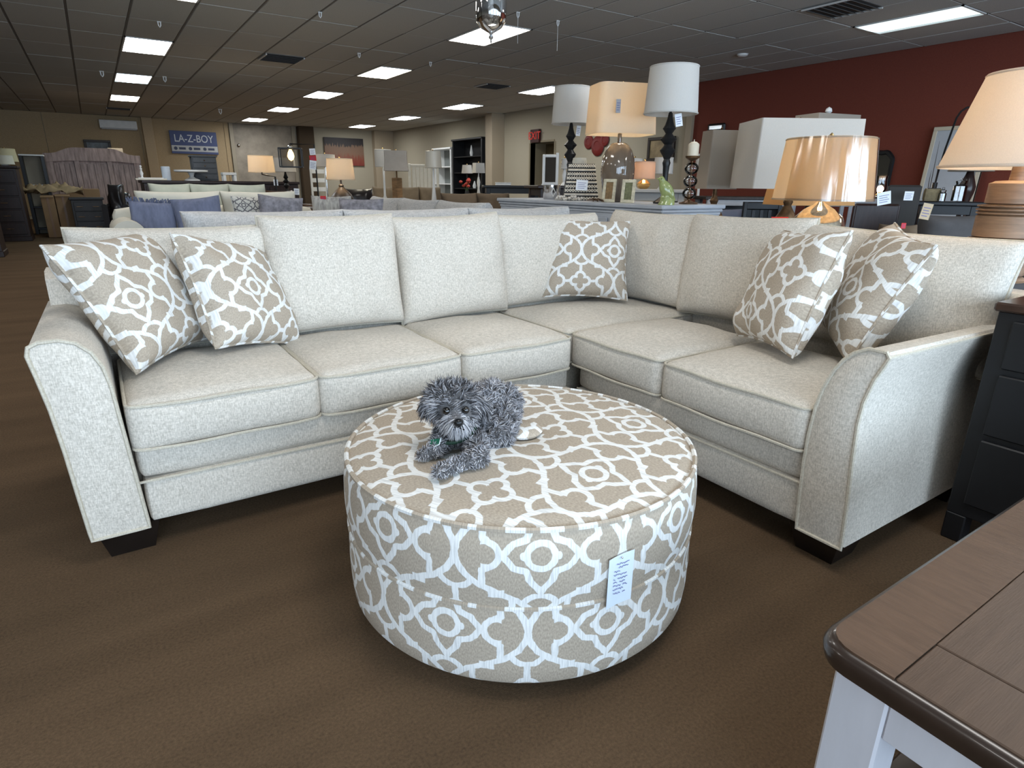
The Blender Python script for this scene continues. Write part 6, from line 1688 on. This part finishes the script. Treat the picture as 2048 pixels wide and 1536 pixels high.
# curved black floor lamp pole
D = 7.0; a0 = [atd(x, y, D) for x, y in ((1868, 376), (1876, 345), (1890, 300), (1905, 258), (1913, 236), (1922, 223), (1934, 215), (1950, 214), (1966, 220))]
X, Y = a0[0].x, a0[0].y; fl_ = thing('arc_floor_lamp', 'slim black arc floor lamp rising in front of the pale canvas', 'lamp', (X, Y, 0))
MB().tube([(0, 0, .03)]+[p-Vector((X, Y, 0)) for p in a0], .011, 8).build('pole', M_black, fl_); MB().lathe([(.15, 0), (.15, .02), (.03, .035), (0, .035)], 24).build('floor_base', M_black, fl_)
MB().lathe([(.026, -.06), (.026, .06), (0, .06)], 12, M=T(0, 0, a0[0].z)).build('joint', M_black, fl_)
e_ = a0[-1]-Vector((X, Y, 0)); open_lathe(MB(), [(.10, -.14), (.03, .0), (.025, .0), (.095, -.14)], 20).build('lamp_shade', M_black, fl_).location = e_
# grey shade lamp behind the wooden lamp
X, Y = xy(1935, 6.6); end_table(X, Y, .75, 'dark end table under the grey cone lamp at the right', w=.4)
lamp('grey cone-shaded lamp with dark neck half hidden by the wooden lamp', 1938, 6.6, 290, 343, 50, 76, .75, [(.07, 0), (.05, .1), (.03, .3), (.075, .62), (.08, .72), (.04, .92), (.03, 1)], mat('dark_plum_glaze', (.03, .018, .016), .2), M_shade_t, X=X, Y=Y, group='box shade lamps on the right')
# dark recliners and chairs in the right background
p_ = xy(1925, 4.9); bsofa('dark grey upholstered recliner seen behind the right back cushion', 'recliner', (p_[0]-.2, p_[1]-.5, 0), -.45, .95, .9, .95, M_gry, n=1, armh=.6, group='recliners at the right')
p_ = xy(1830, 3.9); bsofa('brown rounded chair with a tan tag left of the dark grey recliner', 'recliner', (p_[0], p_[1], 0), -.9, .50, .50, .92, M_brn, n=1, armh=.55, armw=.14, group='recliners at the right')
card('tan paper tag hanging on the brown rounded chair', tuple(atd(1858, 407, 3.92)), .065, .10, YAWC, m=mat('tan_card', lin((178, 160, 132)), .7), tilt=.15)
card('small red tag on the brown chair near the cushion edge', tuple(atd(1808, 446, 3.95)), .03, .035, YAWC, m=M_red)
def dchair(label, px, D, yt, m, rz, w=.42, seatm=None, solid=False):
    X, Y = xy(px, D); zt = zat(X, Y, px, yt); t = thing('dining_chair', label, 'chair', (X, Y, 0), rz, 'dining chairs at the right')
    for sx in (-1, 1):
        MB().box(sx*(w/2-.02)-.02, sx*(w/2-.02)+.02, .17, .21, 0, zt, b=.004).build('leg', m, t, smooth=False); MB().box(sx*(w/2-.02)-.02, sx*(w/2-.02)+.02, -.2, -.16, 0, .45, b=.004).build('leg', m, t, smooth=False)
    MB().cushion(w, .42, .06, r=.02, crown=.01, n=6, M=T(0, 0, .46)).build('seat', seatm or m, t)
    if solid: MB().box(-w/2, w/2, .165, .215, .5, zt+.01, b=.02).build('back_panel', seatm or m, t, smooth=False)
    else:
        MB().box(-w/2, w/2, .175, .205, zt-.08, zt, b=.01).build('back_rail', m, t, smooth=False); MB().box(-w/2+.04, w/2-.04, .18, .20, .6, .66, b=.006).build('back_rail', m, t, smooth=False)
        for k in (-1, 0, 1): MB().box(k*.09-.02, k*.09+.02, .183, .197, .66, zt-.08, b=.003).build('splat', m, t, smooth=False)
    return X, Y, zt
X, Y, zt = dchair('black dining chair with a white card on its back, right of the arched mirror', 1812, 6.0, 372, mat('dark_grey_chair', lin((52, 50, 48)), .5), -1.1, w=.30, solid=True)
card('white card on the back of the black dining chair', (X-.03, Y-.06, zt-.05), .09, .085, YAWC)
X, Y, zt = dchair('pale blue-grey dining chair with a dark seat, under the glowing glass lamp', 1738, 6.55, 398, M_bg, -.8, w=.40, seatm=M_lea, solid=False)
X, Y, zt = dchair('dark brown high-back dining chair right of the mercury glass lamp', 1776, 5.55, 411, M_mah, -.8, w=.40, solid=True)
card('white handled card hanging on the chair right of the mercury glass lamp', tuple(atd(1768, 384, 5.4)), .12, .11, YAWC, tilt=-.2)
X, Y, zt = dchair('black dining chair in front of the blue-grey console table', 1548, 6.2, 405, M_black, -.5, w=.42)
card('bright red tag beside the mercury glass lamp', tuple(atd(1560, 434, 3.6)), .10, .035, YAWC, m=M_red, lines=False)
p_ = xy(1400, 5.6); o_ = bsofa('slate blue upholstered bench right of the candle holder', 'bench', (p_[0]+.25, p_[1], 0), -.7, .8, .6, .94, mat('slate_blue_cloth', lin((84, 88, 102)), .85), n=1, armh=.6, armw=.08, round_arm=False, group='recliners at the right')
